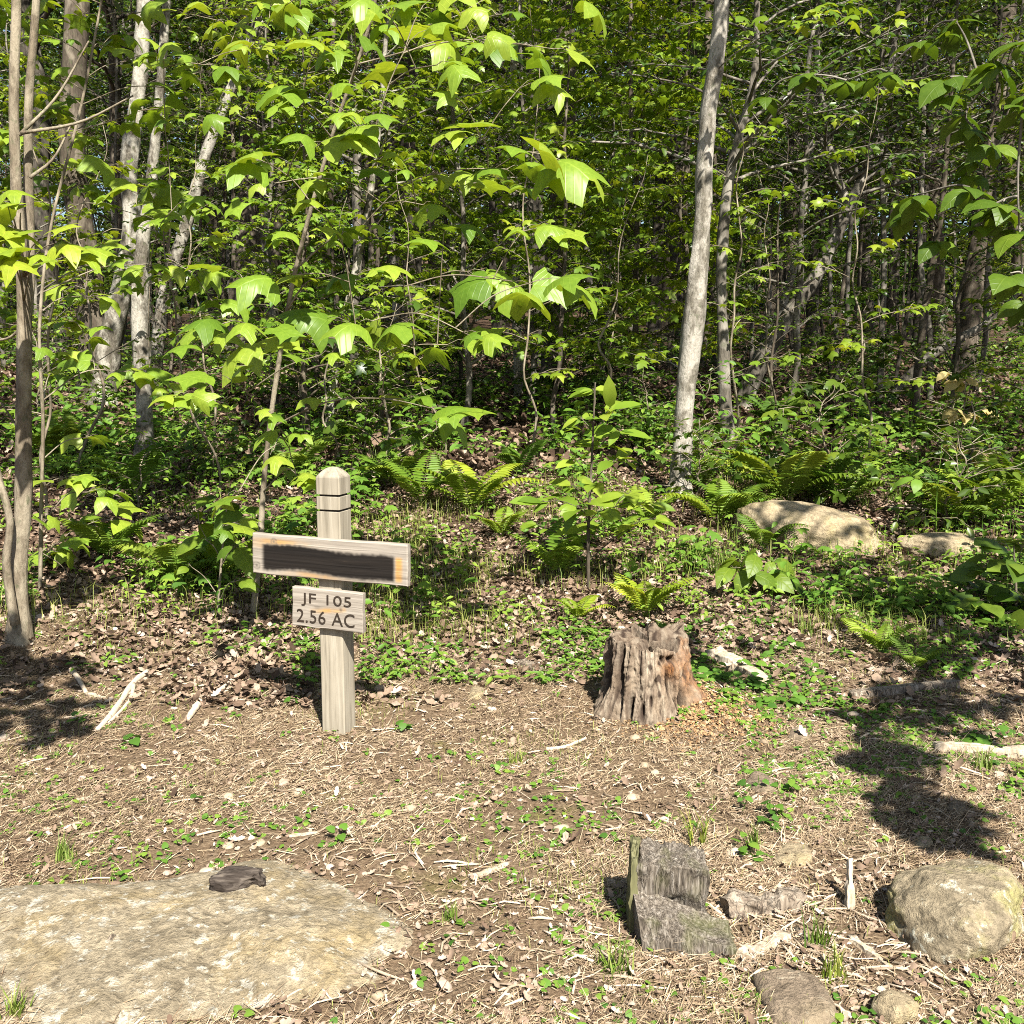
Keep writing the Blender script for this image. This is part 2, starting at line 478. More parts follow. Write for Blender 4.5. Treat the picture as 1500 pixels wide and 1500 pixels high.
M['boulder'] = rock_mat('lichened_boulder', (.33, .27, .18), (.15, .125, .085), (.50, .49, .40), (.36, .34, .12), .53, .85)
M['sandrock'] = rock_mat('sandy_rock', (.37, .30, .195), (.24, .19, .12), (.5, .42, .28), (.36, .29, .12), .7, .4)
M['slate'] = rock_mat('brown_stone', (.27, .21, .15), (.15, .115, .08), (.4, .34, .27), (.22, .18, .09), .66, .3)
M['char'] = wood_mat('charred_wood', (.018, .013, .010), (.05, .040, .033), (.15, .125, .10), (9, 60, 60), 1.0)

# ------------------------------------------------------------------ ground: one sheet out past the far hillside
def axis(lo, hi, fine_lo, fine_hi, step, growth=1.12):
    a = list(np.arange(fine_lo, fine_hi, step))
    s = step; x = fine_lo; left = []
    while x > lo: s *= growth; x -= s; left.append(x)
    s = step; x = a[-1]; right = []
    while x < hi: s *= growth; x += s; right.append(x)
    return np.array(left[::-1] + a + right)
gx = axis(-220, 220, -3.4, 3.4, .022); gy = axis(-60, 260, 1.9, 7.5, .022)
XX, YY = np.meshgrid(gx, gy)
ZZ = gh(XX, YY)
near = np.clip(1 - np.abs(YY - 4.5) / 4, 0, 1)
ZZ = ZZ + near * (.010 * (vn(XX * 40, YY * 40, 71) - .5) + .006 * (vn(XX * 90, YY * 90, 72) - .5))
g = Geo()
nx, ny = len(gx), len(gy)
i = np.arange(ny - 1)[:, None] * nx + np.arange(nx - 1)[None]
g.add(np.stack([XX, YY, ZZ], -1).reshape(-1, 3), [np.stack([i, i + 1, i + nx + 1, i + nx], -1).reshape(-1, 4)])
tag(obj('ground', g.mesh('ground', M['soil'])), 'brown woodland soil rising into a wooded bank', kind='structure')

# ------------------------------------------------------------------ branching: shared by every tree
UP = np.array([0, 0, 1.0])
def rot_axis(v, ax, a):
    ax = unit(ax); c, s = math.cos(a), math.sin(a)
    return v * c + np.cross(ax, v) * s + ax * np.dot(ax, v) * (1 - c)

def add_branch(rng, wood, lv, p0, az, elev, length, r0, lsize, lstep=.09, twig_gap=.16, twig_len=.4, light=np.array([0, -.35, 1.]), leaf_from=.3, wsides=4, tint_mu=.5, droop=.35, minr=.0025):
    """one limb that arches outwards with side twigs and leaves in a loose flat spray"""
    n = 7; P = [np.array(p0, float)]; a = az; e = elev
    for k in range(n - 1):
        d = np.array([math.cos(a) * math.cos(e), math.sin(a) * math.cos(e), math.sin(e)])
        P.append(P[-1] + d * length / (n - 1))
        a += rng.normal(0, .13); e = e * .82 + rng.normal(0, .07)
    P = np.array(P)
    rad = np.linspace(r0, max(minr, r0 * .18), n)
    tube(wood, P, rad, wsides, rng.uniform(.3, .7), cap=False)
    L = spline(P, 40)
    s = leaf_from * length; side = 1
    def leaves_on(Q, ln, base):
        m = max(2, int(ln / lstep)); sd = 1
        for q in range(m):
            u = (q + .6) / m
            if u < base: continue
            f = u * (len(Q) - 1); k = min(int(f), len(Q) - 2)
            p = Q[k] + (Q[k + 1] - Q[k]) * (f - k); t = unit(Q[k + 1] - Q[k])
            out = unit(np.cross(t, UP)) * sd
            d = unit(t * (.9 if q == m - 1 else .45) + out * (.2 if q == m - 1 else 1) + UP * rng.normal(-droop, .25))
            nrm = light + rng.normal(0, .34, 3)
            sz = lsize * rng.uniform(.65, 1.25)
            lv.put(p + d * sz * .25, d, nrm, sz, np.clip(rng.normal(tint_mu, .24), 0, 1))
            sd = -sd
    while s < length * .97:
        f = s / length * 39; k = min(int(f), 38)
        p = L[k]; t = unit(L[k + 1] - L[k])
        tl = twig_len * (1.15 - .65 * s / length) * rng.uniform(.6, 1.2)
        d = unit(rot_axis(t, UP, side * rng.uniform(.6, 1.15)) + UP * rng.normal(.02, .16))
        Q = np.array([p, p + d * tl * .5, p + unit(d + UP * rng.normal(-.12, .12)) * tl])
        tube(wood, Q, [max(minr, r0 * .28), minr, minr * .6], 3, .6, cap=False)
        leaves_on(Q, tl, .15)
        side = -side; s += twig_gap * rng.uniform(.7, 1.3)
    leaves_on(L[24:], length * .4, .1)

def make_tree(seed, H, r0, lo, hi, nb, blen, lsize, lmat, bark, lstep=.1, tgap=.18, tlen=.45, tmpl=OVAL, wob=.25, name='tree', cat='tree', label='', up=(.35, .75), tint_mu=.5, topl=.45, sides=8):
    rng = np.random.default_rng(seed)
    n = 14; z = np.linspace(0, H, n)
    px = np.cumsum(rng.normal(0, wob / n * 2.2, n)); py = np.cumsum(rng.normal(0, wob / n * 2.2, n))
    px -= px[0]; py -= py[0]
    P = np.column_stack([px, py, z - .12])
    S = spline(P, 50)
    rad = r0 * (1 - np.linspace(0, 1, 50) ** 1.2 * .86); rad[:3] *= np.array([1.35, 1.18, 1.06])
    wood = Geo(); tube(wood, S, rad, sides, .5, bump=.25, seed=seed)
    lv = Leaves()
    az = rng.uniform(0, 6)
    for q in range(nb):
        u = (q + rng.uniform(.1, .9)) / nb
        h = lo + (hi - lo) * u
        k = min(int(h / H * 49), 48)
        az += 2.4 + rng.normal(0, .4)
        ln = blen * (1 - (1 - topl) * u ** 1.5) * rng.uniform(.65, 1.15)
        add_branch(rng, wood, lv, S[k], az, rng.uniform(*up), ln, min(rad[k] * .5, .012 + ln * .011), lsize, lstep, tgap, tlen, tint_mu=tint_mu)
    root = empty(name)
    tag(root, label, cat)
    obj('trunk', wood.mesh('trunk', bark), root)
    lg = Geo(); lv.emit(lg, tmpl)
    obj('crown', lg.mesh('crown', lmat, smooth=True), root)
    return root

print('base done')
# ------------------------------------------------------------------ the wood behind: prototypes, then copies
FAR = 'trees standing deep in the wood'
under = []
for q, (H, r0, lo, nb, bl, ls) in enumerate([(7.5, .042, .7, 40, 1.7, .10), (9.0, .052, 1.0, 46, 1.9, .105), (6.0, .034, .5, 36, 1.4, .09),
                                             (8.2, .046, 1.2, 40, 2.0, .115), (7.0, .040, .8, 40, 1.6, .12)]):
    under.append(make_tree(100 + q, H, r0, lo, H, nb, bl, ls, M['maple'] if q in (1, 4) else M['forest'], M['bark_grey'] if q % 2 else M['bark_brown'],
                           lstep=.055, tgap=.115, tlen=.55, tmpl=MAPLE if q in (1, 4) else OVAL, wob=.32, name='understory_tree', cat='tree'))
canopy = []
for q, (H, r0, lo, nb, bl) in enumerate([(18, .13, 5, 56, 3.3), (21, .17, 6, 62, 3.6), (16, .105, 4, 54, 2.8), (19, .20, 5, 60, 4.0)]):
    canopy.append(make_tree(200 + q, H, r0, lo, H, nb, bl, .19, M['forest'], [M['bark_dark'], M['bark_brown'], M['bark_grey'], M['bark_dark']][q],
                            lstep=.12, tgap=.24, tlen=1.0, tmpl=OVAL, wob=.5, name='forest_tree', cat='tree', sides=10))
poles = []
for q, (H, r0, lo, nb, bl) in enumerate([(12, .040, 3, 36, 1.6), (14, .052, 4, 40, 1.8), (10, .030, 2.5, 34, 1.4)]):
    poles.append(make_tree(300 + q, H, r0, lo, H, nb, bl, .13, M['forest'], [M['bark_grey'], M['bark_brown'], M['bark_dark']][q],
                           lstep=.08, tgap=.16, tlen=.65, tmpl=OVAL, wob=.42, name='slender_tree', cat='tree', sides=7))
for o in under + canopy + poles:
    print(o.name, [(c.name, len(c.data.polygons)) for c in o.children])

# the farthest wood: one mass nobody could count
rw = np.random.default_rng(8)
n = 150000
X = rw.uniform(-44, 44, n); Y = rw.uniform(56, 74, n); Z = rw.uniform(0, 27, n)
k = fbm(X * .35 + Y * .13, Z * .35, 40, 3) > .36 + rw.uniform(-.06, .06, n)
X, Y, Z = X[k], Y[k], Z[k]
g = Geo(); dd = rw.normal(0, 1, (len(X), 3)); dd[:, 2] -= .4
emit(g, OVAL, np.column_stack([X, Y, gh(X, Y) + Z]), dd, rw.normal(0, .5, (len(X), 3)) + np.array([0, -.5, 1]), rw.uniform(.4, .75, len(X)), rw.uniform(.1, .8, len(X)))
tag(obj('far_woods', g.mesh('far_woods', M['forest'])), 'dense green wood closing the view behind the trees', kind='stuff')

used = {}
def place(src, x, y, rz, sc, label, group):
    loc = G(x, y)
    if not used.get(src.name):
        used[src.name] = 1
        src.location = loc; src.rotation_euler = (0, 0, rz); src.scale = (sc, sc, sc); src['label'] = label; src['group'] = group
        return src
    return copy_thing(src, loc, rz, sc, label, group, tilt=(RNG.normal(0, .03), RNG.normal(0, .03)))

pts = []
def free(x, y, d):
    for (a, b2, e) in pts:
        if (a - x) ** 2 + (b2 - y) ** 2 < max(d, e) ** 2 * .999: return False
    return True
rf = np.random.default_rng(5)
# tall canopy trees: shade the interior, trunks visible between the leaves
tries = 0; nC = 0
while nC < 58 and tries < 6000:
    tries += 1
    y = rf.uniform(15, 58); x = rf.uniform(-1, 1) * (y * .50 + 2.5)
    if not free(x, y, 3.0): continue
    pts.append((x, y, 3.0)); nC += 1
    place(canopy[nC % 4], x, y, rf.uniform(0, 6.28), rf.uniform(.85, 1.15), 'tall tree added out of view at right to shade the wood', 'tall trees deep in the wood')
nP = 0; tries = 0
while nP < 84 and tries < 6000:
    tries += 1
    y = rf.uniform(14, 40); x = rf.uniform(-1, 1) * (y * .50 + 1.5)
    if not free(x, y, .8): continue
    pts.append((x, y, .8)); nP += 1
    place(poles[nP % 3], x, y, rf.uniform(0, 6.28), rf.uniform(.8, 1.2), 'thin bare-stemmed pole tree standing deep in the wood', 'thin pole trees deep in the wood')
nU = 0; tries = 0
while nU < 62 and tries < 6000:
    tries += 1
    y = 13.5 + 34 * rf.random() ** 1.3; x = rf.uniform(-1, 1) * (y * .50 + 1.0)
    if not free(x, y, 1.5): continue
    pts.append((x, y, 1.5)); nU += 1
    place(under[nU % 5], x, y, rf.uniform(0, 6.28), rf.uniform(.8, 1.3), 'small leafy understory tree filling the wood behind', 'leafy understory trees in the wood')

# two unseen trees added right of the frame to dim that side
for x, y, k in ((6.8, 7.4, 2), (8.6, 10.6, 1)):
    place(canopy[k], x, y, rf.uniform(0, 6.28), .9, 'tall tree added out of view at right to shade the wood', 'tall trees deep in the wood')
# ------------------------------------------------------------------ trees at the edge of the wood
rh = np.random.default_rng(21)
def trunk_path(pts, Y0=None, dY=None, extra=5.0, n=60):
    """pixel points up a trunk -> world curve; rises on past the top of the photo by `extra` metres"""
    b = on_ground(*pts[0][:2])
    P = [b + np.array([0, 0, -.12])]; W = [pts[0][2] * b[1] / F / 2 * 1.05]
    for q, (px, py, w) in enumerate(pts[1:]):
        Y = b[1] + (0 if dY is None else dY * (q + 1) / (len(pts) - 1))
        P.append(at(px, py, Y)); W.append(w * Y / F / 2)
    if extra:
        d = unit(P[-1] - P[-2]); d = unit(d + np.array([0, 0, .8]))
        P.append(P[-1] + d * extra * .5); W.append(W[-1] * .7)
        P.append(P[-1] + unit(d + np.array([0, 0, 1.])) * extra * .5); W.append(W[-1] * .25)
    A = np.column_stack([np.array(P), np.array(W)])
    return spline(A, n)

def hero_tree(name, label, paths, bark, leaf=None, crown=(3.5, 99), nb=24, blen=1.6, lsize=.1, tmpl=OVAL, extra=5.0, low=0, dY=None, cat='tree', group=None, flare=1.5, lstep=.07, tgap=.15, tlen=.55, sides=14, rough=.3):
    A = [trunk_path(p, extra=extra if k == 0 else extra * .6, dY=dY) if not isinstance(p, np.ndarray) else p for k, p in enumerate(paths)]
    o = A[0][0, :3] + np.array([0, 0, .12])
    wood = Geo()
    for k, a in enumerate(A):
        r = a[:, 3].copy()
        if k == 0: r[:4] *= np.linspace(flare, 1, 4)
        tube(wood, a[:, :3] - o, np.clip(r, .003, None), sides, .5, bump=rough, seed=len(name) + k + int(abs(o[0]) * 10))
    root = tag(empty(name, o), label, cat, group)
    lv = Leaves(); az = rh.uniform(0, 6)
    for k, a in enumerate(A):
        zz = a[:, 2]; base = zz[0] if k == 0 else A[0][0, 2]
        c = np.where((zz - base > crown[0]) & (zz - base < crown[1]))[0]
        if len(c) < 2 or leaf is None: continue
        m = nb if k == 0 else nb // 2
        for q in range(m):
            kk = c[int((q + rh.random()) / m * len(c)) % len(c)]
            az += 2.4 + rh.normal(0, .4)
            ln = blen * rh.uniform(.55, 1.1) * (1 - .4 * q / m)
            add_branch(rh, wood, lv, a[kk, :3] - o, az, rh.uniform(.2, .7), ln, min(max(a[kk, 3] * .5, .005), .010 + ln * .009), lsize, lstep, tgap, tlen)
        for q in range(low if k == 0 else 0):
            kk = rh.integers(int(len(a) * .22), c[0] + 1)
            ln = blen * rh.uniform(.3, .7)
            add_branch(rh, wood, lv, a[kk, :3] - o, rh.uniform(0, 6.28), rh.uniform(.1, .6), ln, .008, lsize, lstep, tgap, tlen)
    obj('trunk', wood.mesh('trunk', bark), root)
    if leaf is not None and lv.p:
        lg = Geo(); lv.emit(lg, tmpl); obj('crown', lg.mesh('crown', leaf), root)
    return root

# the pale leaning-free trunk right of centre
hero_tree('grey_tree', 'large pale grey slightly curved trunk right of centre, rooted among ferns',
          [[(993, 728, 36), (999, 650, 27), (1006, 560, 28), (1018, 450, 31), (1029, 330, 25), (1035, 200, 24), (1050, 80, 22), (1060, -60, 20)]],
          M['bark_pale'], M['maple'], (4.7, 99), 44, 2.5, .11, MAPLE, extra=6, low=2)
hero_tree('slim_tree', 'slim darker trunk standing just right of the large pale grey trunk',
          [[(1066, 645, 20), (1060, 520, 17), (1057, 400, 16), (1066, 280, 15), (1082, 200, 12), (1105, 110, 10), (1110, -40, 8)]],
          M['bark_grey'], M['forest'], (2.8, 99), 34, 2.1, .10, OVAL, extra=5, low=2)
J = trunk_path([(1085, 600, 28), (1108, 545, 24), (1150, 470, 22), (1190, 412, 20), (1222, 350, 18), (1245, 300, 16)], extra=0)
yJ = J[-1, 1]
def limb(pts, Y, n=30):
    return spline(np.array([list(at(px, py, Y)) + [w * Y / F / 2] for px, py, w in pts]), n)
hero_tree('leaning_tree', 'forked grey tree leaning to the right, its trunk splitting in two halfway up',
          [J, limb([(1243, 304, 15), (1226, 255, 10), (1208, 170, 9), (1197, 80, 8), (1200, -60, 6)], yJ),
           limb([(1243, 304, 14), (1268, 245, 10), (1290, 170, 9), (1310, 60, 8), (1320, -80, 6)], yJ)],
          M['bark_grey'], M['forest'], (2.8, 99), 40, 2.4, .105, OVAL, low=0)
hero_tree('leaning_tree', 'thinner leaning trunk just left of the forked leaning tree',
          [[(1096, 565, 15), (1112, 515, 13), (1132, 480, 13), (1152, 430, 12), (1172, 350, 10), (1185, 250, 8)]],
          M['bark_pale'], M['forest'], (3.2, 99), 28, 2.0, .10, OVAL, extra=4)
# left: group of pale and dark trunks
hero_tree('patched_tree', 'pale patchy-barked trunk at left, rising through bright leaves',
          [[(150, 598, 36), (160, 510, 33), (178, 430, 30), (194, 330, 26), (190, 250, 24), (200, 150, 22), (209, 50, 20), (213, -60, 18)]],
          M['bark_mottled'], M['maple'], (7, 99), 22, 2.2, .12, MAPLE, extra=6, low=2)
hero_tree('mottled_tree', 'dark mottled trunk with pale lichen rooted in the leaf litter at left',
          [[(213, 680, 27), (210, 580, 24), (206, 480, 24), (206, 400, 22), (214, 320, 18), (228, 200, 15), (240, 60, 12), (245, -60, 10)]],
          M['bark_mottled'], M['maple'], (4.4, 99), 22, 1.7, .11, MAPLE, extra=4, low=1)
hero_tree('leaning_tree', 'pale slim trunk leaning right between the patchy trunk and the thick dark one',
          [[(222, 570, 20), (240, 440, 18), (268, 345, 17), (298, 240, 16), (330, 150, 15), (360, 80, 13), (388, -20, 11)]],
          M['bark_mottled'], M['maple'], (5.4, 99), 18, 1.8, .11, MAPLE, extra=4)
hero_tree('thick_tree', 'thick dark furrowed trunk behind the leaning pale one at left',
          [[(358, 528, 48), (362, 430, 42), (368, 300, 40), (374, 150, 37), (378, 0, 36), (380, -60, 34)]],
          M['bark_brown'], M['forest'], (9, 99), 30, 3.4, .16, OVAL, extra=9, lstep=.12, tgap=.25, tlen=.9, rough=.4)
hero_tree('white_tree', 'thin whitish straight trunk near the middle of the wood edge',
          [[(761, 578, 13), (757, 480, 12), (756, 380, 11), (755, 250, 10), (752, 100, 9), (750, -60, 8)]],
          M['bark_pale'], M['maple'], (2.8, 99), 42, 2.2, .13, MAPLE, extra=4, low=2)
hero_tree('crooked_tree', 'thin pale crooked stem leaning right, rooted behind the timber sign post',
          [[(478, 650, 14), (488, 565, 13), (501, 490, 12), (520, 400, 10), (540, 300, 9), (556, 180, 7)]],
          M['bark_mottled'], M['maple'], (2.6, 99), 24, 1.7, .12, MAPLE, extra=3, low=2)
for q, (lab, p, bk) in enumerate([
        ('thin pale stem standing between the crooked stem and the whitish trunk', [(582, 505, 8), (578, 420, 8), (574, 330, 7), (570, 200, 6), (566, 60, 5)], 'bark_pale'),
        ('thin grey stem curving left, just right of the slanted stem at mid wood', [(872, 505, 10), (865, 430, 10), (860, 370, 9), (848, 320, 8), (830, 260, 6), (818, 160, 5)], 'bark_grey'),
        ('slanted thin pale stem just right of the whitish middle trunk', [(786, 505, 10), (796, 450, 10), (806, 390, 9), (818, 320, 8), (836, 220, 6)], 'bark_pale'),
        ('dark straight trunk left of the large pale grey one, deep in shade', [(958, 500, 20), (962, 400, 19), (966, 280, 17), (975, 120, 15), (980, -40, 13)], 'bark_dark'),
        ('dark straight trunk behind the fork of the leaning tree', [(1188, 505, 19), (1194, 400, 18), (1196, 300, 17), (1197, 150, 15), (1198, -40, 14)], 'bark_dark'),
        ('nearly black upright trunk right of the forked leaning tree', [(1308, 500, 17), (1309, 400, 16), (1310, 250, 15), (1312, 100, 14), (1314, -40, 12)], 'bark_dark'),
        ('grey-brown upright trunk at right with a pale patch low down', [(1374, 500, 24), (1373, 400, 22), (1370, 250, 20), (1364, 100, 18), (1360, -40, 16)], 'bark_brown'),
        ('dark leaning trunk by the right edge of the wood', [(1500, 420, 26), (1488, 330, 24), (1478, 250, 22), (1470, 120, 20), (1462, -40, 18)], 'bark_brown')]):
    if q == 7:
        p = [(1512, 520, 26)] + p
    hero_tree('thin_tree' if q < 3 else 'dark_tree', lab, [p], M[bk], M['forest'], (4.5, 99), 18, 1.8, .12, OVAL, extra=5, lstep=.09, tgap=.2, low=1)
hero_tree('mossy_tree', 'thin greenish trunk standing at right above the dark leaf litter',
          [[(1338, 618, 13), (1345, 540, 12), (1352, 480, 11), (1364, 400, 10), (1380, 300, 8), (1390, 180, 6)]], M['bark_brown'], M['forest'], (2.2, 99), 18, 1.3, .09, OVAL, extra=2.5, low=2)
hero_tree('bent_tree', 'low bent pale trunk arching to the right behind the greenish trunk',
          [[(1290, 592, 15), (1325, 558, 14), (1362, 522, 13), (1402, 498, 12), (1450, 470, 9), (1490, 430, 6)]], M['bark_grey'], M['forest'], (1.3, 99), 10, .9, .085, OVAL, extra=.8)

# more leafy understory just inside the edge
edge = [(-5.6, 10.2, 4), (-6.6, 14.4, 1), (-2.9, 12.9, 1), (-7.0, 12.2, 4), (-2.1, 10.4, 4), (-1.5, 11.6, 4), (-.6, 12.2, 1), (.5, 11.6, 4), (3.1, 12.2, 2), (4.6, 10.8, 0), (6.3, 11.6, 3), (5.4, 9.2, 2), (2.2, 13.4, 4), (.2, 13.6, 1), (-1.2, 13.8, 4), (7.4, 13.4, 1), (1.4, 15.2, 1), (-4.8, 14.4, 2)]
for q, (x, y, k) in enumerate(edge):
    place(under[k], x, y, rh.uniform(0, 6.28), rh.uniform(.55, .85), 'small leafy understory tree filling the wood behind', 'leafy understory trees in the wood')

whips = []
for q, (H, nb, bl, ls, tm) in enumerate([(3.6, 12, .6, .10, MAPLE), (4.4, 14, .7, .11, TULIP), (2.8, 10, .5, .095, MAPLE)]):
    whips.append(make_tree(700 + q, H, .013, .9, H, nb, bl, ls, M['maple'], M['bark_twig'], lstep=.07, tgap=.15, tlen=.28, tmpl=tm, wob=.4, name='thin_sapling', cat='sapling', sides=6, up=(.25, .6)))
for q, (x, y) in enumerate([(-4.6, 8.4), (-3.5, 7.6), (-3.9, 9.2), (-2.5, 8.6), (-3.0, 10.4), (-1.6, 9.4), (-.7, 10.2), (.25, 9.6), (.9, 10.8), (2.2, 10.2), (3.3, 9.4), (4.4, 8.8), (3.9, 7.6), (5.2, 10.4), (-5.3, 9.6), (2.9, 11.4), (1.2, 12.2)]):
    place(whips[q % 3], x, y, rh.uniform(0, 6.28), rh.uniform(.8, 1.2), 'thin whip-like sapling with a few bright leaves at the edge of the wood', 'thin saplings at the edge of the wood')

# ------------------------------------------------------------------ tulip poplar saplings with big drooping leaves
def spray_tree(name, label, stem, targets, bark, leaf, tmpls, seed, leaf_n=(3, 5), petiole=.7, stem_leaf=0, base_h=.3, cat='sapling', spread=1.0, light=(0, -.55, 1.), rise=.45, dz=-.25):
    """stem: rows x,y,z,r (world). targets: rows x,y,z,size; each ends a twig that bears a loose bunch of leaves"""
    rg = np.random.default_rng(seed)
    o = stem[0, :3].copy(); wood = Geo(); lv = Leaves()
    tube(wood, stem[:, :3] - o, stem[:, 3], 9, .5, bump=.22, seed=seed)
    nodes = []
    key = lambda T: min(np.hypot(stem[:, 0] - T[0], stem[:, 1] - T[1]))
    for T in sorted(targets, key=key):
        T = np.array(T, float); tgt = T[:3]; sz = T[3]
        hd = np.hypot(stem[:, 0] - tgt[0], stem[:, 1] - tgt[1])
        want = tgt[2] - rise * hd - .05
        k = int(np.argmin(np.abs(stem[:, 2] - want) + (stem[:, 2] < stem[0, 2] + base_h) * 5))
        s = stem[k, :3]; L = np.linalg.norm(tgt - s); thin = 1.0
        if nodes:
            A = np.array(nodes); dn = np.linalg.norm(A - tgt, axis=1) + np.clip(A[:, 2] - tgt[2] + .02, 0, 9) * 2; q = int(dn.argmin())
            if dn[q] < .75 * L: s = A[q]; L = np.linalg.norm(tgt - s); thin = .7
        midp = s + (tgt - s) * .5 + np.array([0, 0, .08 * L]) + rg.normal(0, .03 * L, 3)
        Q = spline([s, midp, tgt], 14)
        r0 = min(stem[k, 3] * .5, .003 + L * .004) * thin
        nodes += list(Q[4:12])
        tube(wood, Q - o, np.linspace(r0, .0022, 14), 5, .6, cap=False)
        m = rg.integers(leaf_n[0], leaf_n[1] + 1)
        t = unit(Q[-1] - Q[-3])
        for q in range(m + (2 if L > .7 else 0)):
            inner = q >= m
            p = Q[-1] if q == 0 else Q[int(rg.integers(5, 10))] if inner else Q[int(rg.integers(10, 14))]
            a = rg.uniform(0, 6.28) if q else math.atan2(t[1], t[0])
            d = unit(np.array([math.cos(a), math.sin(a), rg.normal(.1, .25)]) + t * .5)
            size = sz * rg.uniform(.48, 1.18) * (.75 if inner else 1)
            e = p + d * size * petiole * rg.uniform(.6, 1.2) * spread
            tube(wood, np.array([p, (p + e) / 2 + [0, 0, .01], e]) - o, [.0018, .0014, .0011], 3, .9, cap=False)
            ld = unit(d * [1, 1, .3] + np.array([rg.normal(0, .3), rg.normal(-.12, .3), dz + rg.normal(0, .18)]))
            lv.put(e - o, ld, np.array(light) + rg.normal(0, .28, 3), size, np.clip(rg.normal(.66, .3), 0, 1))
    root = tag(empty(name, o), label, cat)
    obj('trunk', wood.mesh('trunk', bark), root)
    lg = Geo(); lv.emit(lg, tmpls); obj('crown', lg.mesh('crown', leaf), root)
    return root

def px_targets(lst, Y0, dY, seed, size):
    rg = np.random.default_rng(seed); out = []
    for row in lst:
        px, py = row[:2]; s = row[2] if len(row) > 2 else size
        Y = Y0 + rg.uniform(-dY, dY)
        out.append(list(at(px, py, Y)) + [s * Y / F])
    return out

L1 = [(440, 215, 62), (395, 240, 58), (432, 148, 62), (470, 140, 60), (524, 165, 66), (545, 190, 66), (690, 62, 66), (640, 95, 52), (520, 32, 62), (565, 14, 62), (620, 8, 60), (700, 195, 66),
      (780, 222, 78), (825, 236, 70), (742, 248, 52), (762, 268, 50), (768, 335, 56), (650, 342, 48), (682, 398, 64), (750, 412, 62), (785, 412, 62), (330, 468, 62), (352, 402, 60),
      (436, 402, 70), (478, 405, 66), (512, 472, 62), (602, 472, 66), (655, 505, 54), (690, 492, 54), (412, 500, 66), (332, 552, 56), (470, 520, 44), (632, 598, 66), (594, 584, 44), (545, 470, 56),
      (560, 230, 46), (600, 250, 48), (640, 205, 52), (490, 260, 46), (455, 300, 42), (545, 330, 40), (575, 520, 44), (405, 268, 40), (640, 250, 48), (385, 600, 34), (425, 640, 36), (440, 700, 36), (350, 720, 46), (330, 770, 50), (400, 660, 36),
      (500, 345, 40), (425, 345, 42), (620, 300, 40), (590, 400, 40), (300, 500, 42), (380, 465, 44), (760, 130, 54), (600, 60, 52), (470, 60, 52), (740, 20, 60), (660, 140, 46)]
bs = on_ground(368, 905)
stem = spline(np.array([list(bs - [0, 0, .06]) + [.022], list(at(378, 830, bs[1])) + [.019], list(at(388, 690, bs[1])) + [.016], list(at(404, 560, bs[1] - .05)) + [.014], list(at(432, 400, bs[1] - .15)) + [.012],
                        list(at(480, 220, bs[1] - .3)) + [.010], list(at(540, 40, bs[1] - .45)) + [.008], list(at(575, -120, bs[1] - .5)) + [.006]]), 60)
up_t = [[bs[0] + rh.uniform(-1.0, 1.9), bs[1] + rh.uniform(-.5, 1.2), rh.uniform(3.25, 4.2), .22] for _ in range(15)]
spray_tree('tulip_poplar_sapling', 'slender sapling behind the sign with large bright yellow-green drooping lobed leaves', stem,
           px_targets([(a, b, c * 1.04) for a, b, c in L1], 4.85, .45, 3, 60) + up_t, M['bark_twig'], M['tulip'], [TULIP, TULIP2, TULIP3, TULIP4], 31, (2, 3), .55, base_h=.5, rise=.12, light=(0, -.42, 1.))

L2 = [(150, 70, 40), (185, 90, 40), (170, 45, 36), (240, 75, 36), (265, 85, 38), (225, 155, 34), (260, 130, 36), (300, 95, 42), (340, 110, 42), (370, 10, 40), (345, 45, 34), (420, 15, 36), (380, 70, 36), (70, 140, 34), (90, 160, 34),
      (60, 110, 30), (165, 180, 32), (130, 200, 30), (240, 180, 30), (285, 175, 32), (205, 275, 50), (215, 290, 46), (220, 320, 40), (150, 360, 36), (100, 430, 34), (130, 435, 36), (245, 390, 36), (220, 410, 34), (300, 350, 30), (320, 315, 32),
      (190, 545, 40), (240, 560, 46), (215, 540, 40), (255, 575, 40), (90, 520, 30), (75, 545, 30), (125, 490, 32), (100, 470, 30), (130, 640, 34), (95, 700, 44), (130, 720, 50), (150, 760, 54), (100, 790, 40), (70, 810, 38), (110, 860, 34), (60, 765, 40),
      (280, 20, 34), (320, 30, 34), (120, 20, 36), (90, 60, 34), (200, 20, 36), (40, 200, 30), (120, 270, 30), (155, 300, 28), (275, 250, 28), (260, 300, 28), (310, 440, 40), (285, 400, 34)]
bs = on_ground(58, 868)
stem = spline(np.array([list(bs - [0, 0, .06]) + [.013], list(at(60, 760, bs[1])) + [.012], list(at(63, 620, bs[1])) + [.011], list(at(58, 480, bs[1])) + [.010], list(at(75, 330, bs[1] + .1)) + [.009], list(at(120, 150, bs[1] + .3)) + [.008], list(at(160, -60, bs[1] + .4)) + [.006]]), 60)
up_t = [[bs[0] + rh.uniform(-1., 2.0), bs[1] + rh.uniform(-.3, 1.5), rh.uniform(3.9, 4.8), .19] for _ in range(24)]
spray_tree('tulip_poplar_sapling', 'thin reddish-stemmed sapling beside the left trunks with many smaller lobed leaves', stem,
           px_targets(L2, 6.7, .6, 4, 36) + up_t, M['bark_twig'], M['tulip'], [TULIP, TULIP3, TULIP4], 32, (3, 5), .6, rise=.2)

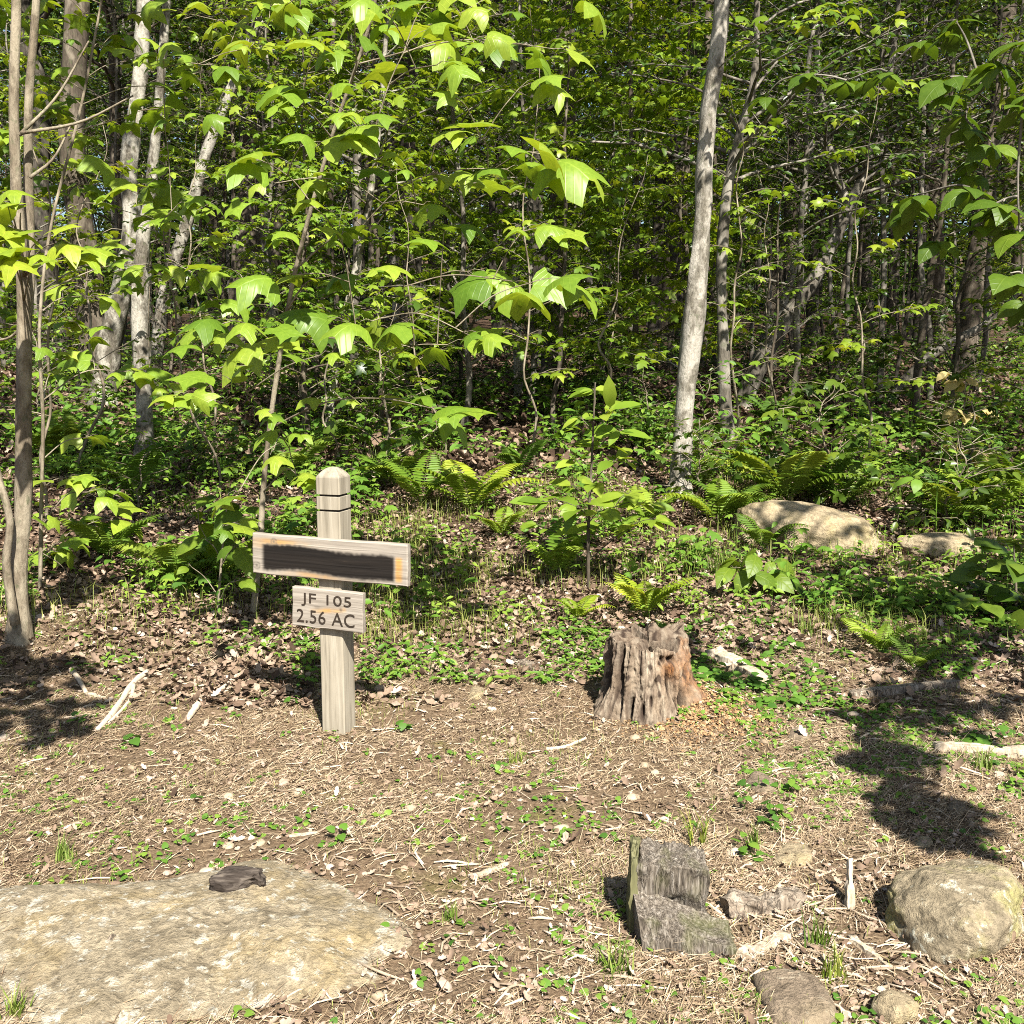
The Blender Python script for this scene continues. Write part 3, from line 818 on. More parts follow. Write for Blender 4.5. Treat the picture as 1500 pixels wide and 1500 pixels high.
# left edge: a clump of smooth brown stems from one base, with a leafy low bough
A0 = trunk_path([(28, 938, 34), (27, 850, 24), (34, 740, 23), (35, 620, 22), (36, 500, 20), (33, 400, 19), (24, 270, 15), (20, 130, 14), (24, -60, 12)], extra=3)
YA = A0[0, 1]
A1 = limb([(38, 470, 15), (44, 400, 14), (42, 280, 13), (42, 150, 12), (52, 20, 11), (60, -150, 8)], YA + .12)
A2 = limb([(22, 915, 13), (10, 830, 12), (14, 760, 11), (-4, 690, 10), (-22, 560, 9)], YA - .1)
o = A0[0, :3] + [0, 0, .12]
wood = Geo(); lv = Leaves()
for k, a in enumerate((A0, A1, A2)):
    r = a[:, 3].copy()
    if k == 0: r[:5] *= np.linspace(1.45, 1, 5)
    tube(wood, a[:, :3] - o, r, 14, .5, bump=.18, seed=40 + k)
for px, py, Y, sz in [(30, 312, 4.7, 64), (35, 345, 4.6, 66), (60, 350, 4.7, 58), (85, 355, 4.8, 52), (25, 385, 4.5, 70), (10, 300, 4.6, 48), (110, 365, 4.8, 40), (0, 340, 4.6, 60), (55, 385, 4.6, 52), (20, 330, 4.6, 60), (8, 375, 4.5, 60)]:
    t = at(px, py, Y); kk = int(np.argmin(np.abs(A0[:, 2] - (t[2] - .12)))); s = A0[kk, :3]
    tube(wood, spline([s, (s + t) / 2 + [0, 0, .05], t], 8) - o, np.linspace(.005, .002, 8), 4, .6)
    for q in range(2):
        d = np.array([rh.normal(0, 1), rh.normal(-.5, .6), -.15])
        lv.put(t - o + rh.normal(0, .04, 3), d, np.array([0, -.5, 1]) + rh.normal(0, .25, 3), sz * Y / F * rh.uniform(.8, 1.1), rh.uniform(.5, 1))
for q in range(26):
    kk = rh.integers(48, 59); add_branch(rh, wood, lv, A0[kk, :3] - o, rh.uniform(0, 6.28), rh.uniform(.1, .6), rh.uniform(.6, 1.3), .008, .13, .1, .2, .45)
for (px0, py0, px1, py1) in [(28, 198, 130, 60), (30, 195, 195, 140), (40, 470, -20, 500), (36, 640, 2, 590), (44, 260, 105, 180)]:
    s = at(px0, py0, YA); t = at(px1, py1, YA + .1)
    tube(wood, spline([s, (s + t) / 2 + [0, .03, -.03], t], 10) - o, np.linspace(.010, .004, 10), 5, .5)
root = tag(empty('smooth_barked_tree', o), 'clump of smooth brown stems from one base at the left edge of the clearing', 'tree')
obj('trunk', wood.mesh('trunk', M['bark_twig']), root)
lg = Geo(); lv.emit(lg, [TULIP, TULIP3, TULIP4]); obj('crown', lg.mesh('crown', M['tulip']), root)

# right edge: hickory whose boughs reach in from outside the frame, its crown shading the right of the clearing
o = G(3.35, 3.0)
wood = Geo(); lv = Leaves()
tr = spline(np.array([list(o - [0, 0, .1]) + [.085], list(o + [.03, .02, 1.5]) + [.07], list(o + [-.05, -.02, 3.2]) + [.055], list(o + [-.15, -.15, 5.0]) + [.03], list(o + [-.2, -.3, 6.2]) + [.01]]), 40)
tube(wood, tr[:, :3] - o, tr[:, 3], 12, .5, bump=.2, seed=77)
def whorl(p, sz, heading, nl=5, shade=.4, pet=.35):
    """hickory leaf: leaflets spread from the end of one stalk"""
    for q in range(nl):
        a = heading + (q - (nl - 1) / 2) * 1.05 * rh.uniform(.8, 1.2)
        d = np.array([math.cos(a), math.sin(a), rh.normal(-.45, .2)])
        s = sz * (1.1 if q == nl // 2 else .85) * rh.uniform(.8, 1.15)
        lv.put(p - o + unit(d) * s * .06, d, np.array([0, -.2, 1]) + rh.normal(0, .3, 3), s, np.clip(rh.normal(shade, .2), 0, 1))
def bough(tgts, r0=.012):
    nodes = []
    for px, py, Y, sz in sorted(tgts, key=lambda q: -q[0] + (600 if q[1] > 190 else 0)):
        t = at(px, py, Y)
        h = np.hypot(tr[:, 0] - t[0], tr[:, 1] - t[1]); kk = int(np.argmin(np.abs(tr[:, 2] - (t[2] - .45 * h)))); s = tr[kk, :3]; rr = r0
        if nodes:
            A = np.array(nodes); q = int(np.linalg.norm(A - t, axis=1).argmin())
            if np.linalg.norm(A[q] - t) < .8 * np.linalg.norm(s - t): s = A[q]; rr = .005
        Q = spline([s, (s + t) / 2 + [rh.normal(0, .02), rh.normal(0, .02), .10 * np.linalg.norm(t - s)], t], 12); nodes += list(Q[5:])
        tube(wood, Q - o, np.linspace(rr, .0022, 12), 5, .4)
        hd = math.atan2(t[1] - s[1], t[0] - s[0])
        whorl(t, sz * Y / F * .82, hd + rh.normal(0, .5))
        if rh.random() < .7: whorl(Q[9] + rh.normal(0, .03, 3), sz * Y / F * .7, hd + rh.choice([-1.2, 1.2]))
bough([(1392, 112, 3.5, 66), (1465, 92, 3.4, 70), (1345, 285, 3.5, 66), (1420, 275, 3.4, 66), (1470, 295, 3.3, 70), (1375, 350, 3.5, 62), (1480, 400, 3.2, 72), (1440, 330, 3.4, 60), (1495, 335, 3.3, 70), (1425, 255, 3.6, 54), (1500, 60, 3.3, 64), (1185, 108, 4.4, 46), (1122, 140, 4.5, 44), (1240, 118, 4.4, 46), (1300, 105, 4.2, 50), (1410, 165, 3.6, 56), (1455, 210, 3.5, 56), (1500, 440, 3.3, 62), (1350, 60, 4.0, 50), (1400, 30, 3.8, 52), (1330, 310, 3.6, 54), (1498, 160, 3.3, 60)], .010)
HC = []
def shade_spray(x, y, z, n, rad, sz=.2):
    """a leafy part of the crown above the photo"""
    t = np.array([x, y, z]); kk = int(np.argmin(np.abs(tr[:, 2] - (z - .25)))); s = tr[kk, :3]
    Q = spline([s, (s + t) / 2 + [0, 0, .15], t], 12); tube(wood, Q - o, np.linspace(.022, .004, 12), 5, .4)
    for q in range(n):
        p = t + rh.normal(0, 1, 3) * [rad, rad, rad * .4]
        tube(wood, np.array([Q[int(rh.integers(7, 12))], p]) - o, [.004, .002], 3, .4, cap=False)
        whorl(p, sz, rh.uniform(0, 6.28))
def above(px, py, h):
    """point h metres up the sun's ray that ends at this spot of ground"""
    g0 = on_ground(px, py); return g0 - SUN_DIR * (h / -SUN_DIR[2])
for px, py, h, n, rad in [(1290, 1012, 3.3, 7, .10), (1375, 1010, 3.3, 9, .11), (1325, 1060, 3.2, 9, .09), (1310, 1112, 3.1, 8, .07), (1305, 1160, 3.1, 8, .07), (1335, 1198, 3.0, 7, .07), (1372, 1220, 3.0, 5, .05),
                          (1420, 930, 3.9, 16, .3), (1300, 930, 4.0, 9, .25), (1480, 900, 3.9, 16, .3), (1250, 860, 4.3, 9, .3), (1380, 830, 4.3, 14, .35), (1200, 790, 4.6, 5, .25), (1450, 760, 4.6, 14, .4), (1340, 700, 4.8, 14, .45), (1230, 680, 4.9, 10, .4), (1490, 680, 4.8, 12, .4), (1130, 640, 5.0, 8, .4)]:
    a = above(px, py, h); shade_spray(a[0], a[1], a[2], max(3, int(n * 1.0)), rad * 1.2, .16)
root = tag(empty('hickory_tree', o), 'hickory boughs with broad oval dark green leaflets reaching in at the right edge', 'tree')
obj('trunk', wood.mesh('trunk', M['bark_grey']), root)
lg = Geo(); lv.emit(lg, BROAD); obj('crown', lg.mesh('crown', M['hickory']), root)

# left: a tulip poplar standing beside the camera, outside the frame; one low bough shades the foot of the smooth brown stems
o = G(-2.75, 1.25)
wood = Geo(); lv = Leaves()
tr = spline(np.array([list(o - [0, 0, .1]) + [.10], list(o + [.05, .02, 2.0]) + [.085], list(o + [.02, .05, 4.2]) + [.06], list(o + [.1, .0, 6.5]) + [.02]]), 40)
tube(wood, tr[:, :3] - o, tr[:, 3], 12, .5, bump=.2, seed=78)
for px, py, h, n, rad in [(20, 975, 3.2, 10, .14), (60, 1000, 3.1, 12, .13), (25, 1050, 3.1, 14, .13), (50, 1078, 3.0, 7, .07), (-30, 1020, 3.1, 10, .15), (-10, 930, 3.3, 8, .15)]:
    t = above(px, py, h); kk = int(np.argmin(np.abs(tr[:, 2] - (t[2] - .25)))); s = tr[kk, :3]
    Q = spline([s, (s + t) / 2 + [0, 0, .12], t], 12); tube(wood, Q - o, np.linspace(.018, .003, 12), 5, .4)
    for q in range(int(n * .7)):
        p = t + rh.normal(0, 1, 3) * [rad, rad, rad * .4]
        tube(wood, np.array([Q[int(rh.integers(8, 12))], p]) - o, [.003, .0015], 3, .4, cap=False)
        for w in range(3):
            lv.put(p - o + rh.normal(0, .05, 3), rh.normal(0, 1, 3) * [1, 1, .2], np.array([0, -.2, 1.]) + rh.normal(0, .25, 3), rh.uniform(.08, .16), rh.uniform(.3, .9))
root = tag(empty('overhanging_tree', o), 'tulip poplar whose low bough shades the stems at the left edge', 'tree')
obj('trunk', wood.mesh('trunk', M['bark_grey']), root)
lg = Geo(); lv.emit(lg, [TULIP]); obj('crown', lg.mesh('crown', M['tulip']), root)
# ------------------------------------------------------------------ what lies and grows on the ground
rc = np.random.default_rng(77)
SLAB_PX = [(-60, 1306), (60, 1298), (160, 1296), (260, 1288), (330, 1274), (385, 1262), (440, 1274), (505, 1302), (560, 1332), (604, 1362), (600, 1392), (560, 1412), (556, 1446), (500, 1468), (420, 1478), (340, 1502), (250, 1530), (120, 1550), (-60, 1560)]
SLAB = np.array([on_ground(*p)[:2] for p in SLAB_PX])
def in_poly(x, y, poly):
    ins = np.zeros(len(x), bool); n = len(poly); j = n - 1
    for i in range(n):
        xi, yi = poly[i]; xj, yj = poly[j]
        c = ((yi > y) != (yj > y)) & (x < (xj - xi) * (y - yi) / (yj - yi + 1e-12) + xi)
        ins ^= c; j = i
    return ins
SHRUNK = SLAB.mean(0) + (SLAB - SLAB.mean(0)) * .88

def scatter(n, y0, y1, power=1.0, pad=.25):
    y = y0 + (y1 - y0) * rc.random(n) ** power
    x = (rc.random(n) * 2 - 1) * (y * .515 + pad)
    return x, y

# straw and shreds: thin bent strips
n = 430000
x, y = scatter(n, 1.95, 7.6, 1.3)
keep = ~in_poly(x, y, SHRUNK) | (rc.random(n) < .04 + .5 * (fbm(x * 3.5, y * 3.5, 66) > .60))
keep &= rc.random(n) < np.clip((7.7 - y) / 2.2, 0, 1) * np.clip((fbm(x * 2.0, y * 2.0, 61) - .26) * 2.6, .10, 1)
x, y = x[keep], y[keep]; n = len(x)
L = rc.uniform(.010, .042, n) * (1 + 1.1 * (rc.random(n) < .04 + .5 * (fbm(x * 3.5, y * 3.5, 66) > .60))); w = rc.uniform(.0004, .0012, n)
a = rc.normal(.3, 1.1, n); el = np.abs(rc.normal(0, .2, n))
d = np.column_stack([np.cos(a), np.sin(a), np.zeros(n)]); s = np.column_stack([-np.sin(a), np.cos(a), rc.normal(0, .5, n)])
bend = rc.normal(0, .18, n)
def strip_point(t):
    p = np.column_stack([x, y]) + d[:, :2] * (L * t)[:, None] + s[:, :2] * (bend * L * t * t)[:, None]
    z = gh(p[:, 0], p[:, 1]) + .004 + L * t * el + .004 * rc.random(n)
    return np.column_stack([p, z])
A, B, C = strip_point(0), strip_point(.5), strip_point(1.)
V = np.stack([A - s * w[:, None], A + s * w[:, None], B - s * w[:, None], B + s * w[:, None], C - s * w[:, None] * .5, C + s * w[:, None] * .5], 1).reshape(-1, 3)
o6 = (np.arange(n) * 6)[:, None]
tn = np.clip(rc.normal(.49, .29, n) + (fbm(x * 1.3, y * 1.3, 90) - .5) * .5, 0, 1)
g = Geo(); g.add(V, [np.concatenate([o6 + np.array([[0, 1, 3, 2]]), o6 + np.array([[2, 3, 5, 4]])])], np.repeat(tn, 6))
tag(obj('dry_straw', g.mesh('dry_straw', M['straw'])), 'dry straw and shreds of dead grass covering the clearing', kind='stuff')

# fallen leaves: sparse and broken on the clearing, deep on the bank
def litter(n, y0, y1, power, smin, smax, dens, lift, seed, flat=.35, tmu=.55):
    x, y = scatter(n, y0, y1, power)
    k = rc.random(n) < dens(x, y); k &= ~in_poly(x, y, SHRUNK) | (rc.random(n) < .06)
    x, y = x[k], y[k]; n = len(x)
    a = rc.uniform(0, 6.28, n); d = np.column_stack([np.cos(a), np.sin(a), rc.normal(0, flat, n)])
    z = gh(x, y) + rc.uniform(.003, lift, n)
    nr = np.column_stack([rc.normal(0, flat, n), rc.normal(0, flat, n), np.ones(n)])
    t = np.clip(rc.normal(tmu, .25, n), 0, 1); sz = rc.uniform(smin, smax, n)
    h = n // 2
    P = np.column_stack([x, y, z])
    emit(g, DEAD, P[:h], d[:h], nr[:h], sz[:h], t[:h]); emit(g, DEAD2, P[h:], d[h:], nr[h:], sz[h:], t[h:], wscale=1.3)
g = Geo()
litter(30000, 1.95, 6.0, 1.1, .006, .030, lambda x, y: .25 + .9 * np.clip(fbm(x * 1.2, y * 1.2, 15) - .35 + .25 * (x > .6), 0, 1), .012, 1)
litter(700, 1.95, 5.4, 1.1, .03, .062, lambda x, y: .15 + .6 * (fbm(x * 1.1, y * 1.1, 18) > .5), .012, 1)
litter(56000, 4.5, 10.5, 1.15, .02, .066, lambda x, y: np.clip((y - 4.45) / 1.5 + (fbm(x * 1.6, y * 1.6, 29) - .5) * 1.6, 0, 1), .035, 2, .36, .42)
litter(26000, 9.5, 24, 1.3, .06, .16, lambda x, y: np.ones(len(x)), .05, 3, .45, .28)  # far litter toned darker, painting in the shade deep in the wood
tag(obj('leaf_litter', g.mesh('leaf_litter', M['litter'])), 'brown and tan fallen leaves carpeting the bank', kind='stuff')

# bits of bark, twig and stone
g = Geo()
x, y = scatter(2000, 1.95, 6.4, 1.1)
x = np.concatenate([x, rc.normal(.78, .28, 260)]); y = np.concatenate([y, rc.normal(2.62, .16, 260)])
for xx, yy in zip(x, y):
    a = rc.uniform(0, 6.28); l = rc.uniform(.03, .16) * (.6 if rc.random() < .7 else 1)
    z0 = float(gh(xx, yy)) + .006; d = np.array([math.cos(a), math.sin(a)])
    q = np.array([xx, yy]) + d * l; m = (np.array([xx, yy]) + q) / 2 + rc.normal(0, l * .08, 2)
    P = np.array([[xx, yy, z0], [m[0], m[1], float(gh(*m)) + .009], [q[0], q[1], float(gh(*q)) + .006]])
    r = rc.uniform(.0012, .0042); tube(g, P, [r, r * 1.1, r * .6], 5, rc.uniform(.1, 1))
tag(obj('twig_debris', g.mesh('twig_debris', M['stick'])), 'small twigs and shreds of bark strewn over the clearing', kind='stuff')

def blob(V0, seed, amp):
    V = V0 * (1 + amp * (np.sin(V0 @ np.array([3.1, 1.7, 2.3]) * 1.9 + seed) + np.sin(V0 @ np.array([-2.1, 3.3, 1.1]) * 2.7 + seed * 2.1))[:, None])
    return V
import bmesh
def ico(sub):
    bm = bmesh.new(); bmesh.ops.create_icosphere(bm, subdivisions=sub, radius=1)
    V = np.array([v.co[:] for v in bm.verts]); Fc = np.array([[v.index for v in f.verts] for f in bm.faces]); bm.free()
    return V, Fc
IV, IF = ico(2)
g = Geo()
x, y = scatter(420, 1.95, 6.4, 1.0)
for q, (xx, yy) in enumerate(zip(x, y)):
    s = .006 + .018 * rc.random() ** 2.5
    V = blob(IV, q, .10) * np.array([s * rc.uniform(.8, 1.5), s, s * .6])
    a = rc.uniform(0, 6.28); V = V @ np.array([[math.cos(a), math.sin(a), 0], [-math.sin(a), math.cos(a), 0], [0, 0, 1]])
    g.add(V + G(xx, yy, .002), [IF], rc.uniform(.1, 1))
tag(obj('gravel', g.mesh('gravel', M['pebble'])), 'small tan pebbles scattered through the straw', kind='stuff')

# low green plants
FOOT = on_ground(993, 728)
def herbs(g, n, y0, y1, power, dens, nl, lsize, height, tmpl, tmu=.5, spread=.5):
    x, y = scatter(n, y0, y1, power)
    k = rc.random(n) < dens(x, y); k &= ~in_poly(x, y, SHRUNK)
    k &= ~((np.abs(x - FOOT[0] * y / FOOT[1]) < .17) & (y > FOOT[1] - 1.3) & (y < FOOT[1] + .05))   # the pale trunk's foot stands clear
    x, y = x[k], y[k]; n = len(x)
    if n == 0: return
    base = np.column_stack([x, y, gh(x, y)])
    H = height * rc.uniform(.4, 1.2, n); S = lsize * rc.uniform(.55, 1.3, n); a0 = rc.uniform(0, 6.28, n); T = np.clip(rc.normal(tmu, .2, n), 0, 1)
    for q in range(nl):
        m = rc.random(n) < .85
        a = a0 + q * 2.4 + rc.normal(0, .3, n); rad = np.column_stack([np.cos(a), np.sin(a), np.zeros(n)])
        hh = H * (.35 + .65 * (q + 1) / nl)
        P = base + rad * (S * spread * rc.uniform(.3, 1.1, n))[:, None] + np.column_stack([np.zeros(n), np.zeros(n), hh])
        d = rad + np.column_stack([np.zeros(n), np.zeros(n), rc.normal(-.05, .3, n)])
        nr = np.column_stack([rc.normal(0, .25, n), rc.normal(-.3, .25, n), np.ones(n)])
        emit(g, tmpl, P[m], d[m], nr[m], (S * rc.uniform(.7, 1.1, n))[m], np.clip(T + rc.normal(0, .12, n), 0, 1)[m])
    # stems
    for q in range(0, n):
        if H[q] > .05:
            p = base[q]; tube(g, np.array([p, p + [rc.normal(0, .02), rc.normal(0, .02), H[q]]]), [.0022, .0012], 3, .4, cap=False)
g = Geo()
sm01 = lambda t: np.clip(t, 0, 1) ** 2 * (3 - 2 * np.clip(t, 0, 1))
side = lambda x: np.where(np.abs(x + .05) < 1.1, .35, 1.0)
patch = lambda x, y, s, t: np.clip((fbm(x * 1.5, y * 1.5, s, 3) - t) * 5, 0, 1)
herbs(g, 17000, 2.0, 6.2, 1.0, lambda x, y: patch(x, y, 33, .45) * (.16 + .84 * sm01((x + .3) / .8)) * (.35 + .65 * sm01((y - 2.4) / 1.2)) + .02, 4, .020, .016, HEART, .55, .7)
herbs(g, 1500, 3.0, 5.8, 1.0, lambda x, y: patch(x, y, 34, .50) * (x > .75) + .01, 5, .042, .05, HEART, .35, .6)
herbs(g, 4200, 4.8, 7.0, 1.0, lambda x, y: patch(x, y, 35, .43) * .85, 5, .045, .07, OVAL, .62, .6)
tag(obj('ground_cover', g.mesh('ground_cover', M['herb'])), 'small heart-leaved green plants creeping over the clearing', kind='stuff')
g = Geo()
herbs(g, 4800, 5.6, 11, 1.1, lambda x, y: patch(x, y, 36, .50) * side(x), 7, .07, .20, OVAL, .5, .75)
herbs(g, 3000, 6.0, 12, 1.1, lambda x, y: patch(x, y, 37, .53) * side(x), 6, .085, .26, MAPLE, .55, .7)
herbs(g, 1400, 5.7, 8.5, 1.0, lambda x, y: patch(x, y, 41, .50), 8, .05, .14, OVAL, .8, .8)
herbs(g, 5200, 10, 28, 1.2, lambda x, y: patch(x, y, 38, .47), 7, .13, .42, OVAL, .45, .9)
tag(obj('undergrowth', g.mesh('undergrowth', M['herb'])), 'leafy green undergrowth spread over the wooded bank', kind='stuff')

# fine grass: thin over the clearing, yellower on the sunny middle of the bank
def blades(g, n, y0, y1, power, dens, l0, l1, tmu, w0=.0012):
    x, y = scatter(n, y0, y1, power)
    k = (rc.random(n) < dens(x, y)) & ~in_poly(x, y, SHRUNK)
    x, y = x[k], y[k]; n = len(x); l = rc.uniform(l0, l1, n); a = rc.uniform(0, 6.28, n); b = rc.uniform(.15, .9, n)
    B = np.column_stack([x, y, gh(x, y)]); d = np.column_stack([np.cos(a), np.sin(a), np.zeros(n)]); sd = np.column_stack([-np.sin(a), np.cos(a), np.zeros(n)])
    up = np.array([0, 0, 1.])
    P1 = B + d * (l * b * .25)[:, None] + up * (l * .6)[:, None]; P2 = B + d * (l * b)[:, None] + up * (l * (1 - .45 * b))[:, None]
    w = (w0 * rc.uniform(.7, 1.4, n))[:, None]
    V = np.stack([B - sd * w, B + sd * w, P1 - sd * w * .8, P1 + sd * w * .8, P2], 1).reshape(-1, 3); o5 = (np.arange(n) * 5)[:, None]
    g.add(V, [o5 + np.array([[0, 1, 3, 2]]), o5 + np.array([[2, 3, 4]])], np.repeat(np.clip(rc.normal(tmu, .25, n), 0, 1), 5))
g = Geo()
blades(g, 42000, 2.0, 5.8, 1.0, lambda x, y: patch(x, y, 43, .53) * .8 + .03, .015, .05, .75, .0009)
blades(g, 26000, 5.3, 9.0, 1.0, lambda x, y: patch(x, y, 44, .47) * np.where((x > -1.3) & (x < 2.6), 1, .3), .05, .22, .72, .0016)
tag(obj('grass', g.mesh('grass', M['grass'])), 'thin yellow-green grass coming up through straw and leaves', kind='stuff')
# crumbs of rotten wood spilling from the stump
g = Geo(); n = 3600
c0 = on_ground(1025, 1045)
x = c0[0] + rc.normal(0, .16, n); y = c0[1] + rc.normal(.02, .13, n); a = rc.uniform(0, 6.28, n)
emit(g, DEAD2, np.column_stack([x, y, gh(x, y) + rc.uniform(.002, .012, n)]), np.column_stack([np.cos(a), np.sin(a), rc.normal(0, .3, n)]), rc.normal(0, .5, (n, 3)) + UP, rc.uniform(.006, .022, n), np.clip(rc.normal(.5, .25, n), 0, 1))
tag(obj('wood_crumbs', g.mesh('wood_crumbs', tint_mat('rotten_crumb', [(0, (.10, .05, .025)), (.5, (.28, .17, .085)), (1, (.42, .29, .16))]))), 'orange-brown crumbs of rotten wood heaped at the right of the large stump', kind='stuff')

# grass tufts
def grass_tuft(px, py, nb, ln, label, lean=.5, mat='grass', tmu=.5):
    o = on_ground(px, py); g = Geo()
    for q in range(nb):
        a = rc.uniform(0, 6.28); l = ln * rc.uniform(.5, 1.15); b0 = rc.normal(0, ln * .16, 2); k = lean * rc.uniform(.2, 1.3)
        t = np.linspace(0, 1, 5)
        P = np.column_stack([b0[0] + math.cos(a) * l * k * t ** 1.8, b0[1] + math.sin(a) * l * k * t ** 1.8, l * (t - .35 * k * t ** 2.4)])
        w = .0028 * (1 - t * .9) * (1 + ln * 2); sd = np.array([-math.sin(a), math.cos(a), 0])
        V = np.concatenate([P - sd * w[:, None], P + sd * w[:, None]]); i = np.arange(4)
        g.add(V, [np.stack([i, i + 5, i + 6, i + 1], -1)], np.clip(rc.normal(tmu, .25), 0, 1))
    return tag(obj('grass_tuft', g.mesh('grass_tuft', M[mat]), loc=o), label, 'grass', 'tufts of grass')
for px, py, nb, ln, lab in [(1196, 1385, 26, .12, 'tuft of green grass right of the split stump'), (1225, 1435, 30, .10, 'tuft of grass above the flat brown stone near the bottom'), (95, 1262, 46, .09, 'faint tuft of grass on the far edge of the lichened slab'),
                            (905, 1425, 34, .10, 'yellowish tuft of grass at the lower left of the split stump'), (660, 1352, 26, .06, 'small yellow-green tuft at the right end of the slab'), (1310, 738, 60, .22, 'tall sunlit grass behind the right end of the tan boulder'),
                            (1265, 745, 40, .18, 'sunlit grass directly behind the tan boulder'), (1050, 845, 50, .26, 'arching grass tuft between the large stump and the tan boulder'), (1180, 800, 34, .2, 'grass blades growing in front of the tan boulder'),
                            (545, 690, 60, .25, 'dense fine grass behind the post top'), (640, 690, 60, .25, 'fine yellow grass beside the arching fern'), (755, 1120, 26, .07, 'short tuft of grass in the open clearing left of the stump'), (1105, 1240, 30, .08, 'short grass behind the split stump'),
                            (1020, 1235, 24, .12, 'thin upright grass right behind the split stump'), (25, 1490, 40, .08, 'short grass at the bottom left corner over the slab'), (1440, 1130, 40, .10, 'pale grass in the shade below the right-hand branch'), (1180, 930, 40, .14, 'grass beyond the shade patch right of the large stump')]:
    grass_tuft(px, py, nb, ln, lab)

# ferns
def fern_mesh(seed, nf, ln):
    ln *= 1.25
    rg = np.random.default_rng(seed); g = Geo(); ps = []; ds = []; ns = []; ss = []; ts = []
    for q in range(nf):
        a = q * 6.283 / nf + rg.normal(0, .35); l = ln * rg.uniform(.65, 1.1); e0 = rg.uniform(.95, 1.35); e1 = rg.uniform(-.45, .35)
        m = 22; t = np.linspace(0, 1, m); e = e0 + (e1 - e0) * t ** 1.3
        st = np.column_stack([np.cos(a) * np.cos(e), np.sin(a) * np.cos(e), np.sin(e)]) * l / m
        P = np.cumsum(st, 0); tube(g, P, np.linspace(.003, .0008, m), 3, .3, cap=False)
        T = unit(np.gradient(P, axis=0)); side = np.array([-math.sin(a), math.cos(a), 0]); N = np.cross(side, T) * -1
        tint = np.clip(rg.normal(.5, .2), 0, 1)
        for k in range(3, m):
            f = (k - 3) / (m - 4); pl = l * .24 * (math.sin(math.pi * min(1, .18 + f * .55) ) if f < .5 else (1 - f) ** .8 * 1.55) * rg.uniform(.9, 1.08)
            pl = max(pl, l * .012)
            for sg in (-1, 1):
                for hf in (0,):
                    b = P[k] if hf == 0 else (P[k] + P[k - 1]) / 2
                    ps.append(b); ds.append(side * sg + T[k] * .35 + np.array([0, 0, -.12])); ns.append(np.cross(T[k], side) * np.sign(np.cross(T[k], side)[2] + 1e-9) + rg.normal(0, .12, 3)); ss.append(pl); ts.append(tint + rg.normal(0, .06))
    emit(g, OVAL, ps, ds, ns, ss, np.clip(ts, 0, 1), wscale=.42)
    return g.mesh('fern', M['fern'])
ferns = [fern_mesh(500, 9, .55), fern_mesh(501, 7, .5), fern_mesh(502, 6, .42), fern_mesh(503, 8, .48)]
YEL = (1.7, 1.45, .9, 1); GRN = (1, 1, 1, 1); DK = (.75, .85, .8, 1); BRT = (1.3, 1.25, 1, 1)  # BRT and DK put sunlit and shaded looks into the fern colour
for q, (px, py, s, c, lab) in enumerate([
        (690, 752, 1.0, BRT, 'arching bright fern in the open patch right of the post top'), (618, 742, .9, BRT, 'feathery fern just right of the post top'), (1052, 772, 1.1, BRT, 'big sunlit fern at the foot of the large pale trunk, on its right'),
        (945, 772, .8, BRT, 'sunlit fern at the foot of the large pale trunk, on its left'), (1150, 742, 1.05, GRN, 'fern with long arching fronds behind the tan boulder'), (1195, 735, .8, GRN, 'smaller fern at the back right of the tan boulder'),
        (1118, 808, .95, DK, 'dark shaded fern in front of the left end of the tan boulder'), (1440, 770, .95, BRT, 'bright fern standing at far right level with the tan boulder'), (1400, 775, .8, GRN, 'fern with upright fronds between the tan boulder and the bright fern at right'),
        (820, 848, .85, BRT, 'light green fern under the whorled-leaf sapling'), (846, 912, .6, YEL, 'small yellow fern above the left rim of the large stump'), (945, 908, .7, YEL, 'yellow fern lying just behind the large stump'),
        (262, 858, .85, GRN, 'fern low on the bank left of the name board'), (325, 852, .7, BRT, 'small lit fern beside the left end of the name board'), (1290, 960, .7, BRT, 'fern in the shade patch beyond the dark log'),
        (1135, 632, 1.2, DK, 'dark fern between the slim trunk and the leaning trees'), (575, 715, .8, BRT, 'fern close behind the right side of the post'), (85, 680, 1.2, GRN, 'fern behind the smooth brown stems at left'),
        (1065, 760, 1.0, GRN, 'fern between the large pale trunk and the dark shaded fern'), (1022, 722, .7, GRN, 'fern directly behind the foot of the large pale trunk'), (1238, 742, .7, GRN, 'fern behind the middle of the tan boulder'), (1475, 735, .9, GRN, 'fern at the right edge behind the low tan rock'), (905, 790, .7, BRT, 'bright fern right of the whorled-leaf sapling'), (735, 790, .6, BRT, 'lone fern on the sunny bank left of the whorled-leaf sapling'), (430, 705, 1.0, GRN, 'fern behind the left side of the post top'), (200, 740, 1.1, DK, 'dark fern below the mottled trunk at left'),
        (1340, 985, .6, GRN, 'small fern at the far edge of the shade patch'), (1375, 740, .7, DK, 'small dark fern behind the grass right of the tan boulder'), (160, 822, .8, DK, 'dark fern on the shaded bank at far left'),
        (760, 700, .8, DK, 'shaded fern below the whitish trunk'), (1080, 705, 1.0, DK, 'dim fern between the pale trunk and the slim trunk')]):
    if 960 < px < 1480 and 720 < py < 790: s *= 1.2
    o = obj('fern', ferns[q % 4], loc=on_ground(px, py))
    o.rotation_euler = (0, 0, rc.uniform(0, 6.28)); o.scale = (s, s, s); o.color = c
    tag(o, lab, 'fern', 'ferns on the bank')

